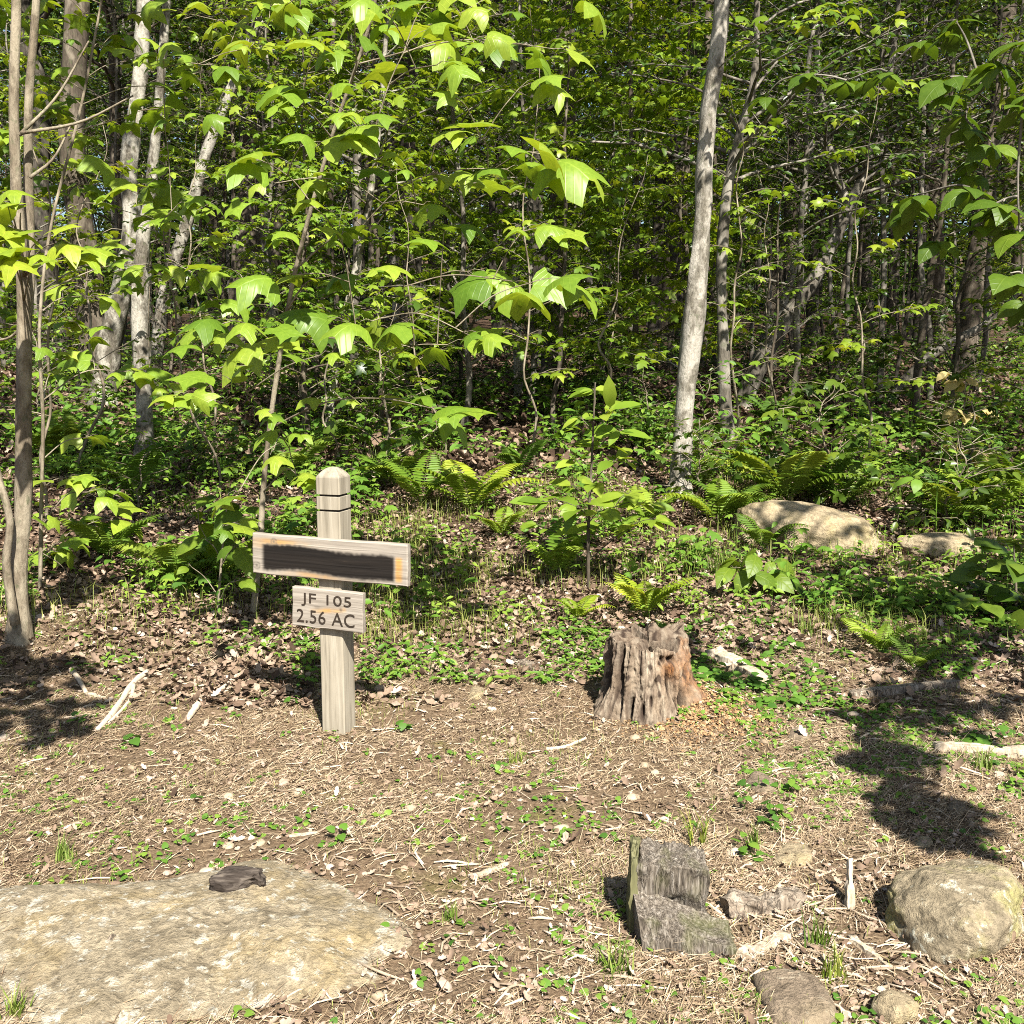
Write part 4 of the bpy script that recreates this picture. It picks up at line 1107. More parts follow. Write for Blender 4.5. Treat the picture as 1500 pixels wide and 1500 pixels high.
# shrubs and small saplings on the bank
shr = []
for q, (H, nb, bl, ls, tm) in enumerate([(.75, 16, .42, .075, OVAL), (1.1, 20, .5, .085, OVAL), (.9, 16, .5, .09, MAPLE), (1.8, 22, .6, .085, OVAL), (1.4, 18, .55, .10, MAPLE)]):
    shr.append(make_tree(600 + q, H, .009 + .004 * H, .12, H, nb, bl, ls, M['herb'] if q % 2 else M['forest'], M['bark_twig'], lstep=.05, tgap=.10, tlen=.24, tmpl=tm, wob=.15, name='woodland_shrub', cat='shrub', sides=6))
ns = 0; tries = 0; spt = []
while ns < 64 and tries < 9000:
    tries += 1
    y = 7.2 + 16 * rc.random() ** 1.25; x = rc.uniform(-1, 1) * (y * .5 + .3)
    if y < 9.5 and -1.0 < x < 1.2: continue
    if any((x - a) ** 2 + (y - b) ** 2 < .45 for a, b in spt): continue
    spt.append((x, y)); ns += 1
    place(shr[int(rc.integers(0, 5 if y > 8.5 else 3))], x, y, rc.uniform(0, 6.28), rc.uniform(.7, 1.25), 'low leafy shrub growing among the trunks on the shaded bank', 'low shrubs on the bank')

# single plants that stand out
ELL = radial_leaf(mirror([(0, 0), (.15, .13), (.45, .20), (.75, .15), (1.0, 0)]), (.5, 0), .45, .2, 2)
b0 = on_ground(862, 862); Yb = b0[1]
stem = spline(np.array([list(b0 - [0, 0, .04]) + [.012], list(at(862, 780, Yb)) + [.010], list(at(866, 690, Yb)) + [.008], list(at(872, 560, Yb)) + [.004]]), 40)
tg = px_targets([(870, 572, 42), (892, 600, 42), (850, 612, 40), (908, 632, 42), (880, 652, 44), (842, 672, 40), (905, 672, 42), (822, 722, 46), (846, 742, 48), (880, 748, 48), (922, 722, 46), (950, 738, 42), (798, 735, 42), (862, 775, 46), (932, 765, 42), (788, 768, 38), (905, 742, 44), (840, 712, 40), (870, 705, 40), (960, 760, 36)], Yb - .05, .25, 9, 42)
tg = [[a, b, c, s * 1.15] for a, b, c, s in tg]
spray_tree('whorled_sapling', 'knee-high sapling with whorls of pointed oval leaves in the middle of the bank', stem, tg, M['bark_brown'], M['maple'], [ELL], 51, (5, 7), .12, base_h=.12, dz=-.1)
b0 = on_ground(1112, 872); Yb = b0[1]
stem = spline(np.array([list(b0 - [0, 0, .04]) + [.007], list(at(1112, 845, Yb)) + [.005], list(at(1110, 818, Yb)) + [.004]]), 20)
tg = px_targets([(1085, 822, 52), (1110, 812, 56), (1135, 820, 58), (1095, 835, 52), (1125, 838, 52), (1075, 832, 46)], Yb, .12, 10, 52)
spray_tree('broadleaf_seedling', 'low seedling with large drooping pale green oval leaves below the tan boulder', stem, tg, M['bark_twig'], M['hickory'], [BROAD], 52, (2, 3), .2, base_h=.03, dz=-.75)
b0 = on_ground(1402, 705); Yb = b0[1]
stem = spline(np.array([list(b0 - [0, 0, .04]) + [.008], list(at(1408, 650, Yb)) + [.006], list(at(1415, 560, Yb)) + [.004]]), 20)
tg = px_targets([(1400, 600, 26), (1420, 606, 28), (1440, 600, 26), (1410, 555, 26), (1425, 660, 26), (1445, 662, 24), (1395, 648, 24), (1390, 545, 24)], Yb, .15, 11, 26)
spray_tree('pale_sapling', 'sapling with small pale cream drooping leaves in the dark wood at right', stem, tg, M['bark_twig'], M['pale'], [BROAD], 53, (3, 5), .2, base_h=.15, dz=-.7)
b0 = on_ground(1490, 905); Yb = b0[1]
stem = spline(np.array([list(b0 - [0, 0, .04]) + [.010], list(at(1488, 860, Yb)) + [.008], list(at(1485, 800, Yb)) + [.004]]), 20)
tg = px_targets([(1440, 830, 40), (1460, 860, 42), (1490, 830, 42), (1475, 800, 40), (1500, 870, 42), (1445, 880, 38), (1500, 800, 40), (1470, 900, 40), (1425, 850, 34), (1485, 850, 40)], Yb, .2, 12, 40)
spray_tree('round_leaf_bush', 'dark green bush of rounded leaves cut off by the right edge', stem, tg, M['bark_twig'], M['forest'], [HEART], 54, (4, 6), .5, base_h=.05)
b0 = on_ground(318, 905); Yb = b0[1]
stem = spline(np.array([list(b0 - [0, 0, .04]) + [.008], list(at(322, 850, Yb)) + [.007], list(at(328, 780, Yb)) + [.005], list(at(335, 720, Yb)) + [.003]]), 20)
tg = px_targets([(330, 770, 62), (362, 742, 56), (300, 790, 60), (345, 800, 62), (372, 790, 48), (290, 750, 54), (318, 730, 50), (350, 850, 44), (280, 830, 40)], Yb - .05, .2, 13, 56)
spray_tree('broadleaf_seedling', 'shaded plant of big smooth dark leaves left of the sign boards', stem, tg, M['bark_twig'], M['hickory'], [BROAD], 55, (2, 4), .2, base_h=.1, dz=-.5)
b0 = on_ground(1372, 790); Yb = b0[1]
stem = spline(np.array([list(b0 - [0, 0, .04]) + [.005], list(at(1372, 730, Yb)) + [.004], list(at(1380, 650, Yb)) + [.002]]), 20)
tg = px_targets([(1358, 690, 28), (1390, 700, 30), (1345, 700, 30), (1372, 715, 28), (1385, 660, 24), (1360, 720, 26)], Yb, .06, 14, 28)
spray_tree('tall_herb', 'thin tall herb with a few light leaves behind the right end of the tan boulder', stem, tg, M['herb'], M['herb'], [BROAD], 56, (1, 2), .2, base_h=.1, dz=-.3)
# ------------------------------------------------------------------ timber sign post
ro = np.random.default_rng(99)
pb = on_ground(489, 1072)
sign = tag(empty('sign_post', (pb[0] + .018, pb[1] + .03, pb[2]), R(-17.5)), 'weathered timber sign post with two boards standing in the clearing', 'sign')
PW = .108
g = Geo()
prof = [(-.12, 0), (.0, 0), (.15, 0), (.3, 0), (.5, 0), (.7, 0), (.85, 0), (.955, 0), (.957, .010), (.964, .010), (.966, 0), (1.0, 0), (1.018, 0), (1.020, .010), (1.027, .010), (1.029, 0), (1.06, 0), (1.097, 0), (1.103, .002), (1.113, .009), (1.124, .019), (1.132, .028), (1.137, .037), (1.139, .045), (1.140, .0525)]
hw = PW / 2; c = .005
V = []
for z, ins in prof:
    h = hw - ins; cc = min(c, h * .4)
    for x, y in [(-h + cc, -h), (h - cc, -h), (h, -h + cc), (h, h - cc), (h - cc, h), (-h + cc, h), (-h, h - cc), (-h, -h + cc)]:
        V.append((x, y, z))
n = len(prof); i = np.arange(n - 1)[:, None] * 8; j = np.arange(8)[None]; k = (j + 1) % 8
mats = np.zeros((n - 1, 8), int); mats[[8, 13]] = 1
Fq = np.stack([i + j, i + k, i + 8 + k, i + 8 + j], -1)
for mi in (0, 1):
    if mi == 0: g.add(V, [Fq[mats == 0], (np.arange(8)[None] + (n - 1) * 8)], 0, 0)
    else:
        f = Fq[mats == 1]; g.L.append(f.ravel()); g.N.append(np.full(len(f), 4)); g.M.append(np.full(len(f), 1))
obj('post', g.mesh('post', [M['post'], M['dark_groove']], smooth=False), sign)

def board(name, cx, cz, Lx, Lz, th, tilt, stainf, seed):
    """plank with a finely divided face; stainf(u, v) -> (dark paint, ochre) with u, v in 0..1 from the upper left"""
    nx, nz = 150, 46
    u = np.linspace(0, 1, nx); v = np.linspace(0, 1, nz); U, Vv = np.meshgrid(u, v)
    rg = np.random.default_rng(seed)
    b = .003
    ex = (vn(Vv * 5, Vv * 0 + seed, 3) - .5) * .003; ez = (vn(U * 6, U * 0 + seed, 4) - .5) * .004
    X = (U - .5) * Lx + ex * np.sign(U - .5); Z = (.5 - Vv) * Lz + ez
    edge = np.minimum(np.minimum(U, 1 - U) * Lx, np.minimum(Vv, 1 - Vv) * Lz)
    Y = -th / 2 + np.where(edge < .001, b, 0) + (vn(U * 3, Vv * 40, seed) - .5) * .0012
    st, oc = stainf(U, Vv)
    Vf = np.stack([X, Y, Z], -1).reshape(-1, 3); Vb = Vf.copy(); Vb[:, 1] = th / 2
    N = nx * nz; i = (np.arange(nz - 1)[:, None] * nx + np.arange(nx - 1)[None])
    front = np.stack([i, i + nx, i + nx + 1, i + 1], -1).reshape(-1, 4)
    ring = np.concatenate([np.arange(nx), np.arange(1, nz) * nx + nx - 1, np.arange(nx - 2, -1, -1) + (nz - 1) * nx, np.arange(nz - 2, 0, -1) * nx])
    r2 = np.roll(ring, -1)
    g = Geo()
    g.add(np.concatenate([Vf, Vb]), [front, front[:, ::-1] + N, np.stack([ring, r2, r2 + N, ring + N], -1)], np.concatenate([oc.ravel(), np.zeros(N)]), 0, np.concatenate([st.ravel(), np.zeros(N)]))
    o = obj(name, g.mesh(name, M['board'], smooth=False), sign, (cx, -hw - th / 2 - .001, cz))
    o.rotation_euler = (0, R(tilt), 0)
    return o
def sm(a, b, x):
    t = np.clip((x - a) / (b - a), 0, 1); return t * t * (3 - 2 * t)
def knot(U, V, u0, v0, ru, rv):
    r = np.sqrt(((U - u0) / ru) ** 2 + ((V - v0) / rv) ** 2)
    return np.exp(-((r - 1) / .22) ** 2) * .5 * np.clip(.2 + 1.3 * vn(U * 120, V * 30, 9), 0, 1) + np.exp(-(r / .45) ** 2) * .7
def name_stain(U, V):
    wob = (vn(U * 7, V * 0 + 3, 8) - .5) * .08 + (vn(U * 60, V * 14, 18) - .5) * .10
    up = .275 + .06 * np.clip(U - .75, 0, 1) - .05 * np.sin(np.clip(U, .1, .6) * 6) + wob * .4
    lo = .955 - .09 * np.exp(-((U - .32) / .2) ** 2) + wob * .3 - .03
    d = sm(up - .05, up + .05, V) * (1 - sm(lo - .06, lo + .05, V)) * sm(.055, .085, U) * (1 - sm(.905, .93, U))
    oc = .75 * sm(.05, .15, V) * (1 - sm(.3, .4, V)) * np.exp(-((U - .17) / .16) ** 2) + .55 * sm(.80, .9, V) * (1 - sm(.95, 1.0, V)) * np.exp(-((U - .42) / .18) ** 2) + .85 * np.exp(-((U - .945) / .022) ** 4) * sm(.28, .38, V) * (1 - sm(.85, .97, V))
    oc = oc * np.clip(.4 + 1.2 * vn(U * 22, V * 6, 12), 0, 1)
    d = np.maximum(d, knot(U, V, .028, .80, .022, .085)); d = np.maximum(d, .9 * knot(U, V, .145, .16, .018, .08)); d = np.maximum(d, knot(U, V, .30, .62, .02, .09) * .3)
    return np.clip(d, 0, 1), np.clip(oc, 0, 1) * (1 - np.clip(d, 0, 1))
def plot_stain(U, V):
    oc = .8 * np.exp(-((V - .5 - .05 * np.sin(U * 5)) / .06) ** 2) * sm(.2, .45, U) * (1 - sm(.72, .8, U)) * np.clip(.3 + 1.3 * vn(U * 14, V * 9, 5), 0, 1)
    d = .6 * np.exp(-(((U - .70) / .02) ** 2 + ((V - .47) / .05) ** 2)) + .35 * np.exp(-(((U - .36) / .05) ** 2 + ((V - .47) / .05) ** 2))
    return d, np.clip(oc, 0, 1)
nb = board('name_board', .012, .762, .712, .172, .030, 1.2, name_stain, 3)
nb['label'] = 'upper board with its name blacked out by a dark painted band'
lb = board('plot_board', .0, .548, .325, .168, .028, 1.6, plot_stain, 4)
lb['label'] = 'lower board reading JF 105 and 2.56 AC'
def lettering(txt, x0, x1, zc, hcap):
    cu = bpy.data.curves.new('lettering', 'FONT'); cu.body = txt; cu.extrude = .0006; cu.space_character = 1.06
    t = bpy.data.objects.new('lettering_source', cu); COL.objects.link(t)
    bpy.context.view_layer.update()
    me = bpy.data.meshes.new_from_object(t.evaluated_get(bpy.context.evaluated_depsgraph_get()))
    bpy.data.objects.remove(t)
    co = np.array([v.co[:] for v in me.vertices]); mn, mx = co.min(0), co.max(0)
    sx = (x1 - x0) / (mx[0] - mn[0]); sy = hcap / (mx[1] - mn[1])
    out = np.column_stack([(co[:, 0] - mn[0]) * sx + x0, -.028 / 2 - .0022 - co[:, 2], (co[:, 1] - mn[1]) * sy + zc - hcap / 2])
    me.vertices.foreach_set('co', out.astype(np.float32).ravel()); me.update()
    me.materials.clear(); me.materials.append(M['ink'])
    return obj('lettering', me, lb)
lettering('JF 105', -.118, .112, .036, .056)
lettering('2.56 AC', -.140, .128, -.036, .056)

# ------------------------------------------------------------------ decayed stump
def stump_mat():
    m, nt, out = new_mat('decayed_stump'); b = NB(nt)
    n1 = b.noise(b.coord((26, 26, 3.2)), 1, 6, .7, .5); n2 = b.noise(b.coord((8, 8, 5)), 1, 4); n3 = b.noise(b.coord((60, 60, 40)), 1, 4, .7)
    c = b.ramp(n1, [(.28, (.04, .028, .02)), (.44, (.135, .103, .075)), (.62, (.26, .215, .16)), (.8, (.36, .31, .25))])
    c = b.mix(b.ramp(n2, [(.45, 0.), (.7, .55)]), c, (.22, .165, .11))
    rot = b.ramp(n3, [(.3, (.06, .024, .012)), (.5, (.20, .085, .032)), (.7, (.38, .19, .07))])
    c = b.mix(b.attr('tint'), c, rot)
    c = b.mix(b.attr('stain'), c, (.035, .024, .018))
    b.princ(out, c, .95, .1, b.bump(b.mix(.5, n1, n3), 1.0, .014))
    return m
M['decayed'] = stump_mat()
sb = on_ground(955, 1060); so = G(sb[0] + .005, sb[1] + .20)
NT, NZ = 380, 110; Hs = .318
th = np.linspace(0, 2 * np.pi, NT, endpoint=False); zz = np.linspace(-.1, 1, NZ)
TH, Z1 = np.meshgrid(th, zz)
ct, stn = np.cos(TH), np.sin(TH)
ridge = vn(ct * 2.2 + Z1 * .9, stn * 2.2 + Z1 * 1.4, 51) * 1.1 + .45 * vn(ct * 8 + Z1 * 1.2, stn * 8 + Z1 * 2.2, 52) + .40 * vn(ct * 22, stn * 22 + Z1 * 3.0, 53) + .3 * vn(TH * 9, Z1 * 11, 54) + .16 * vn(TH * 30, Z1 * 26, 56) - 1.2
rad = .180 + .040 * np.exp(-np.clip(Z1, 0, 1) * 3.2) + .040 * ridge - .02 * np.clip(Z1 - .8, 0, 1) * 3
rad *= 1 + .10 * np.cos(2 * (TH - .2))
rad += np.clip(.42 - Z1, 0, 1) * (.20 * np.exp(-(np.angle(np.exp(1j * (TH + .15))) / .35) ** 2) + .09 * np.exp(-(np.angle(np.exp(1j * (TH + 2.7))) / .25) ** 2) + .07 * np.exp(-(np.angle(np.exp(1j * (TH + 1.7))) / .2) ** 2))
crk = np.exp(-((vn(ct * 9 + Z1 * .5, stn * 9 + Z1 * 1.2, 81) - .5) / .045) ** 2) * np.clip(vn(ct * 5, stn * 5 + Z1 * 3, 82) * 2.2 - .5, 0, 1)
crk2 = np.exp(-((vn(ct * 26 + Z1 * .8, stn * 26 + Z1 * 2.0, 83) - .5) / .05) ** 2) * np.clip(vn(ct * 7, stn * 7 + Z1 * 5, 84) * 2.2 - .7, 0, 1)
rad -= .014 * crk + .006 * crk2
dark = np.clip(.95 * crk + .6 * crk2, 0, 1); rot = np.zeros_like(rad)
for (t0, z0, tw, zw, dp) in [(-2.05, .12, .05, .16, .05), (-1.80, .10, .045, .14, .05), (-1.62, .26, .03, .10, .03), (-2.25, .2, .03, .12, .04), (-2.85, .5, .16, .5, .075), (-2.35, .62, .07, .34, .05), (-1.15, .45, .05, .2, .04), (-.8, .2, .06, .2, .05), (-3.05, .5, .05, .35, .05), (-2.6, .75, .04, .2, .03), (-.62, .62, .07, .07, .05), (-.35, .60, .05, .08, .05), (-.5, .40, .05, .06, .04), (-.18, .36, .06, .06, .04), (-1.05, .86, .10, .06, .05), (-1.3, .84, .04, .05, .03), (-.95, .12, .02, .1, .02)]:
    dt = np.angle(np.exp(1j * (TH - t0))); e = np.exp(-(dt / tw) ** 2 - ((Z1 - z0) / zw) ** 2)
    rad -= dp * e; dark = np.maximum(dark, np.clip(e * 1.5, 0, 1))
for (t0, z0, tw, zw, a) in [(-.45, .65, .42, .42, .85), (-1.05, .72, .25, .2, .95), (-.2, .3, .5, .3, .7)]:
    dt = np.angle(np.exp(1j * (TH - t0))); rot = np.maximum(rot, a * np.exp(-(dt / tw) ** 2 - ((Z1 - z0) / zw) ** 2) * np.clip(.3 + 1.4 * vn(TH * 9, Z1 * 9, 55), 0, 1))
top = Hs * (1 + .24 * (vn(ct * 2.4, stn * 2.4, 57) - .5) + .10 * (vn(ct * 6, stn * 6, 67) - .5) + .07 * stn - .10 * np.clip(ct, 0, 1) * np.clip(-stn + .3, 0, 1) + .035 * (vn(ct * 13, stn * 13, 58) - .5))
side_z = np.clip(Z1, -1, 1) * top
side = np.stack([rad * ct, rad * stn, side_z], -1).reshape(-1, 3)
NR = 26; rr = np.linspace(1, 0, NR + 1)[1:-1]
RR, T2 = np.meshgrid(rr, th, indexing='ij')
topz = top[-1][None] - .035 * (1 - RR) ** .7 + .018 * (vn(RR * 3 * np.cos(T2) + 5, RR * 3 * np.sin(T2), 59) - .5) * 2 + .006 * (vn(RR * 30, T2 * 3, 60) - .5)
tp = np.stack([rad[-1][None] * RR * np.cos(T2), rad[-1][None] * RR * np.sin(T2), topz], -1).reshape(-1, 3)
cen = np.array([[0, 0, float(topz[-1].mean())]])
g = Geo()
i = np.arange(NZ - 1)[:, None] * NT; j = np.arange(NT)[None]; k = (j + 1) % NT
f1 = np.stack([i + j, i + k, i + NT + k, i + NT + j], -1).reshape(-1, 4)
i2 = (NZ - 1 + np.arange(NR - 1))[:, None] * NT
f2 = np.stack([i2 + j, i2 + k, i2 + NT + k, i2 + NT + j], -1).reshape(-1, 4)
lastr = (NZ - 1 + NR - 1) * NT
f3 = np.stack([lastr + j[0], lastr + k[0], np.full(NT, lastr + NT)], -1)
tdark = np.clip((vn(RR * 6 * np.cos(T2), RR * 6 * np.sin(T2), 63) - .68) * 5, 0, 1) * .7
g.add(np.concatenate([side, tp, cen]), [f1, f2, f3], np.concatenate([rot.ravel(), np.full(tp.shape[0] + 1, .05)]), 0, np.concatenate([np.maximum(dark, np.clip((vn(TH * 14, Z1 * 4, 64) * vn(TH * 5 + 3, Z1 * 9, 65) - .45) * 6, 0, .9)).ravel(), np.clip(tdark.ravel() + .35, 0, 1), [.3]]))
tag(obj('tree_stump', g.mesh('tree_stump', M['decayed']), loc=so), 'large decayed stump with crumbling orange rot on its right side', 'stump')

# ------------------------------------------------------------------ blocks of split wood and flat stones
def hexblock(g, C, n=22, amp=.004, seed=0, fr=40, tint=.5, ragged=0):
    """a six-sided block through 8 corners (bottom 4 anticlockwise, top 4), finely divided and roughened"""
    C = np.asarray(C, float)
    faces = [(0, 1, 5, 4), (1, 2, 6, 5), (2, 3, 7, 6), (3, 0, 4, 7), (4, 5, 6, 7), (3, 2, 1, 0)]
    from mathutils import noise as mn
    u = np.linspace(0, 1, n); U, W = np.meshgrid(u, u)
    ctr = C.mean(0)
    Vs = []; Fs = []; off = 0; keys = {}
    idx_all = []
    for f in faces:
        a, b2, c2, d2 = C[list(f)]
        P = (a * ((1 - U) * (1 - W))[..., None] + b2 * (U * (1 - W))[..., None] + c2 * (U * W)[..., None] + d2 * ((1 - U) * W)[..., None]).reshape(-1, 3)
        ids = []
        for p in P:
            kk = tuple(np.round(p, 5))
            if kk not in keys: keys[kk] = len(Vs); Vs.append(p)
            ids.append(keys[kk])
        ids = np.array(ids).reshape(n, n)
        Fs.append(np.stack([ids[:-1, :-1], ids[:-1, 1:], ids[1:, 1:], ids[1:, :-1]], -1).reshape(-1, 4))
    Vs = np.array(Vs); s = Vector((seed * 3.1, seed * 1.7, 0))
    dv = np.array([[mn.noise(Vector(p) * fr + s), mn.noise(Vector(p) * fr + s + Vector((9, 0, 0))), mn.noise(Vector(p) * fr + s + Vector((0, 9, 0)))] for p in Vs])
    dv2 = np.array([mn.noise(Vector(p) * fr * .3 + s) for p in Vs])
    rag = np.clip((Vs[:, 2] - (ctr[2] + .25 * (Vs[:, 2].max() - ctr[2]))) / max(Vs[:, 2].max() - ctr[2], 1e-6), 0, 1)
    if ragged:
        jag = np.array([mn.noise(Vector((p[0] * 85, p[1] * 30, seed))) + .6 * mn.noise(Vector((p[0] * 190, p[1] * 80, seed + 5))) for p in Vs]); Vs[:, 2] += rag * jag * ragged
    Vs = Vs + dv * amp + unit(Vs - ctr) * dv2[:, None] * amp * 2.2
    g.add(Vs, Fs, tint)

p0 = on_ground(1000, 1402); o = G(p0[0], p0[1] + .12)
root = tag(empty('split_stump', o), 'low grey stump split by saw cuts into a tall back and a sloping front', 'stump')
g = Geo()   # coordinates in metres about the stump's foot; x right, y away
hexblock(g, [(-.118, .016, -.06), (.085, .012, -.06), (.085, .13, -.06), (-.105, .14, -.06), (-.112, -.014, .196), (.080, -.016, .176), (.088, .10, .192), (-.085, .11, .226)], 56, .011, 1, 22, ragged=.016)
obj('back_block', g.mesh('back_block', M['cut_grey']), root)
g = Geo()
hexblock(g, [(-.122, -.118, -.06), (.155, -.15, -.06), (.16, -.045, -.06), (-.125, -.012, -.06), (-.116, -.085, .085), (.135, -.135, .018), (.145, -.030, .042), (-.120, -.004, .122)], 56, .011, 2, 20, ragged=.008)
obj('front_block', g.mesh('front_block', M['cut_grey']), root)
g = Geo()
hexblock(g, [(-.135, -.02, -.06), (-.105, -.02, -.06), (-.100, .10, -.06), (-.130, .10, -.06), (-.128, -.018, .206), (-.1125, -.015, .208), (-.09, .10, .220), (-.12, .10, .215)], 24, .006, 3, 40, ragged=.014)
obj('bark_slab', g.mesh('bark_slab', wood_mat('mossy_bark', (.05, .05, .025), (.12, .115, .055), (.2, .19, .11), (60, 60, 3), .9)), root)

def shard(name, label, a, b2, wpx, mat, cat='wood', thick=.4, lift=0.0, seed=0, tint=.5, end=.55, n=12, amp=.10, up=None):
    """a split piece of wood lying between two points of ground"""
    A = on_ground(*a); B = on_ground(*b2) if up is None else on_ground(*a) + np.array([up[0], up[1], up[2]])
    w = wpx * A[1] / F / 2; t = w * thick
    d = unit(B - A); s = unit(np.cross(d, UP)) if up is None else np.array([1., 0, 0]); nrm = np.cross(s, d)
    o = (A + B) / 2
    g = Geo()
    def q(P, k, sgn, h): return P - o + s * w * k * sgn + nrm * h
    lo, hi = -t * .6, t * 1.4 + lift
    hexblock(g, [q(A, 1, -1, lo), q(A, 1, 1, lo), q(B, end, 1, lo), q(B, end, -1, lo), q(A, .8, -1, hi), q(A, .7, 1, hi), q(B, end * .8, 1, hi), q(B, end * .7, -1, hi)][:4] +
             [q(A, .8, -1, hi), q(A, .7, 1, hi), q(B, end * .8, 1, hi), q(B, end * .7, -1, hi)], n, w * amp * 3, seed, 1.1 / max(w, .01), tint)
    return tag(obj(name, g.mesh(name, mat), loc=o), label, cat)
W1 = wood_mat('pale_dry_wood', (.20, .155, .105), (.38, .315, .235), (.55, .49, .40), (60, 60, 12), .7)
W2 = wood_mat('grey_rotten_wood', (.09, .066, .05), (.22, .18, .135), (.38, .33, .27), (60, 60, 14), 1.0, 0, .8)
shard('wood_chunk', 'crumbling grey-brown chunk of wood right of the split stump', (1062, 1340), (1168, 1326), 46, W2, thick=.75, seed=4, n=26, amp=.13, end=.8)
shard('bark_piece', 'pale fluted wedge of wood at the right foot of the split stump', (1092, 1408), (1150, 1374), 34, W1, thick=.5, seed=5, end=.75, n=18)
shard('wood_strip', 'flat pale strip of wood lying left of the lichened boulder', (1246, 1374), (1304, 1420), 16, W1, seed=6)
shard('wood_strip', 'narrow pale strip above the flat brown stone', (1188, 1406), (1266, 1422), 8, W1, seed=7)
shard('wood_strip', 'short dark-edged strip between split stump and grass tuft', (1166, 1362), (1192, 1396), 11, W2, seed=8)
shard('wood_shard', 'upright pale shard of wood stuck in the ground left of the boulder', (1245, 1334), None, 16, W1, seed=9, up=(.015, .07, .115), thick=.7, end=.4)
shard('wood_chip', 'flat grey chip lying alone in the middle of the clearing', (690, 1288), (744, 1266), 14, W1, seed=10)
shard('wood_chip', 'small pale chip lying above the right end of the slab', (420, 1226), (468, 1220), 8, W1, seed=11)
shard('wood_chip', 'tan chip of wood left of the post near the slab', (105, 1178), (152, 1162), 10, W1, seed=12)
shard('wood_piece', 'pale root end splayed at the right side of the large stump', (1045, 962), (1118, 1002), 34, W1, seed=13, thick=.5, end=.5, n=18)
shard('wood_piece', 'grey weathered slab of wood lying left of the large stump', (752, 968), (790, 984), 22, W2, seed=14, end=.9)
shard('fallen_log', 'thin dark log lying in the shade patch at right', (1246, 1024), (1402, 1006), 17, W2, seed=15, thick=.9, end=.85, n=20)
shard('fallen_branch', 'pale barkless branch running off the right edge below the shade patch', (1368, 1100), (1545, 1112), 20, W1, 'branch', seed=16, thick=.9, end=.9, n=20)
shard('wood_chip', 'pale flake at the lower right of the tree-root stick', (128, 1016), (152, 1024), 11, W1, seed=17)
shard('wood_chip', 'flat pale piece beside the broken stick at left', (270, 1020), (308, 1022), 10, W1, seed=18)
shard('bark_scrap', 'dark upright scrap of bark on the lichened slab', (150, 1402), None, 14, W2, seed=19, up=(.02, .03, .045), thick=.5)
shard('bark_scrap', 'curled pale bark scrap on the slab near its lower middle', (226, 1442), (262, 1450), 9, W1, seed=20)

def stick(name, label, pts, wpx, mat, forks=(), cat='stick', tint=.8):
    P = np.array([on_ground(px, py) for px, py in pts]); o = P.mean(0)
    r = wpx * P[:, 1].mean() / F / 2
    S = spline(P, 24); S[:, 2] = gh(S[:, 0], S[:, 1]) + r * .7
    g = Geo(); tube(g, S - o, r * np.linspace(1, .65, 24) * (1 + .25 * (vn(np.arange(24) * .5, np.zeros(24) + r * 999, 3) - .5)), 9, tint, bump=.25, seed=int(pts[0][0]))
    for fk in forks:
        Q = np.array([on_ground(px, py) for px, py in fk]); T = spline(Q, 16); T[:, 2] = gh(T[:, 0], T[:, 1]) + r * .6
        tube(g, T - o, r * np.linspace(.7, .4, 16), 7, tint, bump=.25)
    return tag(obj(name, g.mesh(name, mat), loc=o), label, cat)
stick('forked_stick', 'pale forked root-like stick lying at left of the sign post', [(216, 988), (196, 1004), (182, 1024), (164, 1050), (143, 1073)], 11, M['stick'], [[(196, 1006), (190, 1030), (160, 1063)]])
stick('broken_stick', 'pale stick broken into two lengths just left of the sign', [(352, 992), (335, 1005), (312, 1022)], 9, M['stick'])
stick('broken_stick', 'short thick stub of pale stick below the broken stick', [(290, 1036), (274, 1059)], 12, M['stick'])
stick('fallen_stick', 'short pale stick in front of the smooth brown stems', [(104, 984), (116, 1000), (126, 1018)], 9, M['stick'])
stick('curved_twig', 'thin curved twig leading to the foot of the lichened boulder', [(1272, 1364), (1320, 1364), (1360, 1372), (1392, 1392)], 5, M['stick'], tint=.25)
stick('curved_twig', 'dark twig hooked along the right edge of the lichened boulder', [(1440, 1384), (1480, 1374), (1500, 1366)], 5, M['stick'], tint=.9)
stick('fallen_twig', 'thin straight twig behind the upright shard', [(1192, 1288), (1240, 1268), (1298, 1248)], 4, M['stick'], tint=.7)
stick('fallen_twig', 'thin dark twig at the bottom edge right of the slab', [(590, 1470), (615, 1482), (634, 1500)], 5, M['stick'], tint=.15)
stick('fallen_twig', 'forked pale twig in the clearing left of the large stump', [(800, 1100), (830, 1096), (858, 1084)], 7, M['stick'], [[(830, 1096), (845, 1102)]])
stick('fallen_twig', 'long thin bowed twig lying on the bank behind the left trunks', [(120, 682), (180, 686), (240, 684), (290, 662)], 4, M['stick'], tint=.8)

# charred stub lying on the slab
cb = on_ground(343, 1322); g = Geo()
from mathutils import noise as mnoise
V, Fc = ico(5)
V = np.sign(V) * np.abs(V) ** .8
dn = np.array([mnoise.fractal(Vector(v) * 1.6 + Vector((4, 2, 7)), .9, 2.0, 6) + .5 * mnoise.noise(Vector((v[0] * 2, v[1] * 9, v[2] * 9))) for v in V])
V = V * (1 + .20 * dn)[:, None] * np.array([.076, .042, .046])
V[:, 0] += V[:, 2] * .25
e = np.exp(-(((V[:, 0] - .055) / .02) ** 2 + ((V[:, 1] + .035) / .03) ** 2 + ((V[:, 2] - .0) / .025) ** 2)); V[:, 1] += .03 * e
g.add(V, [Fc])
o = obj('charred_log', g.mesh('charred_log', M['char']), loc=cb + [0, .03, .040])
tag(o, 'short black charred log stub lying on the lichened slab', 'log')

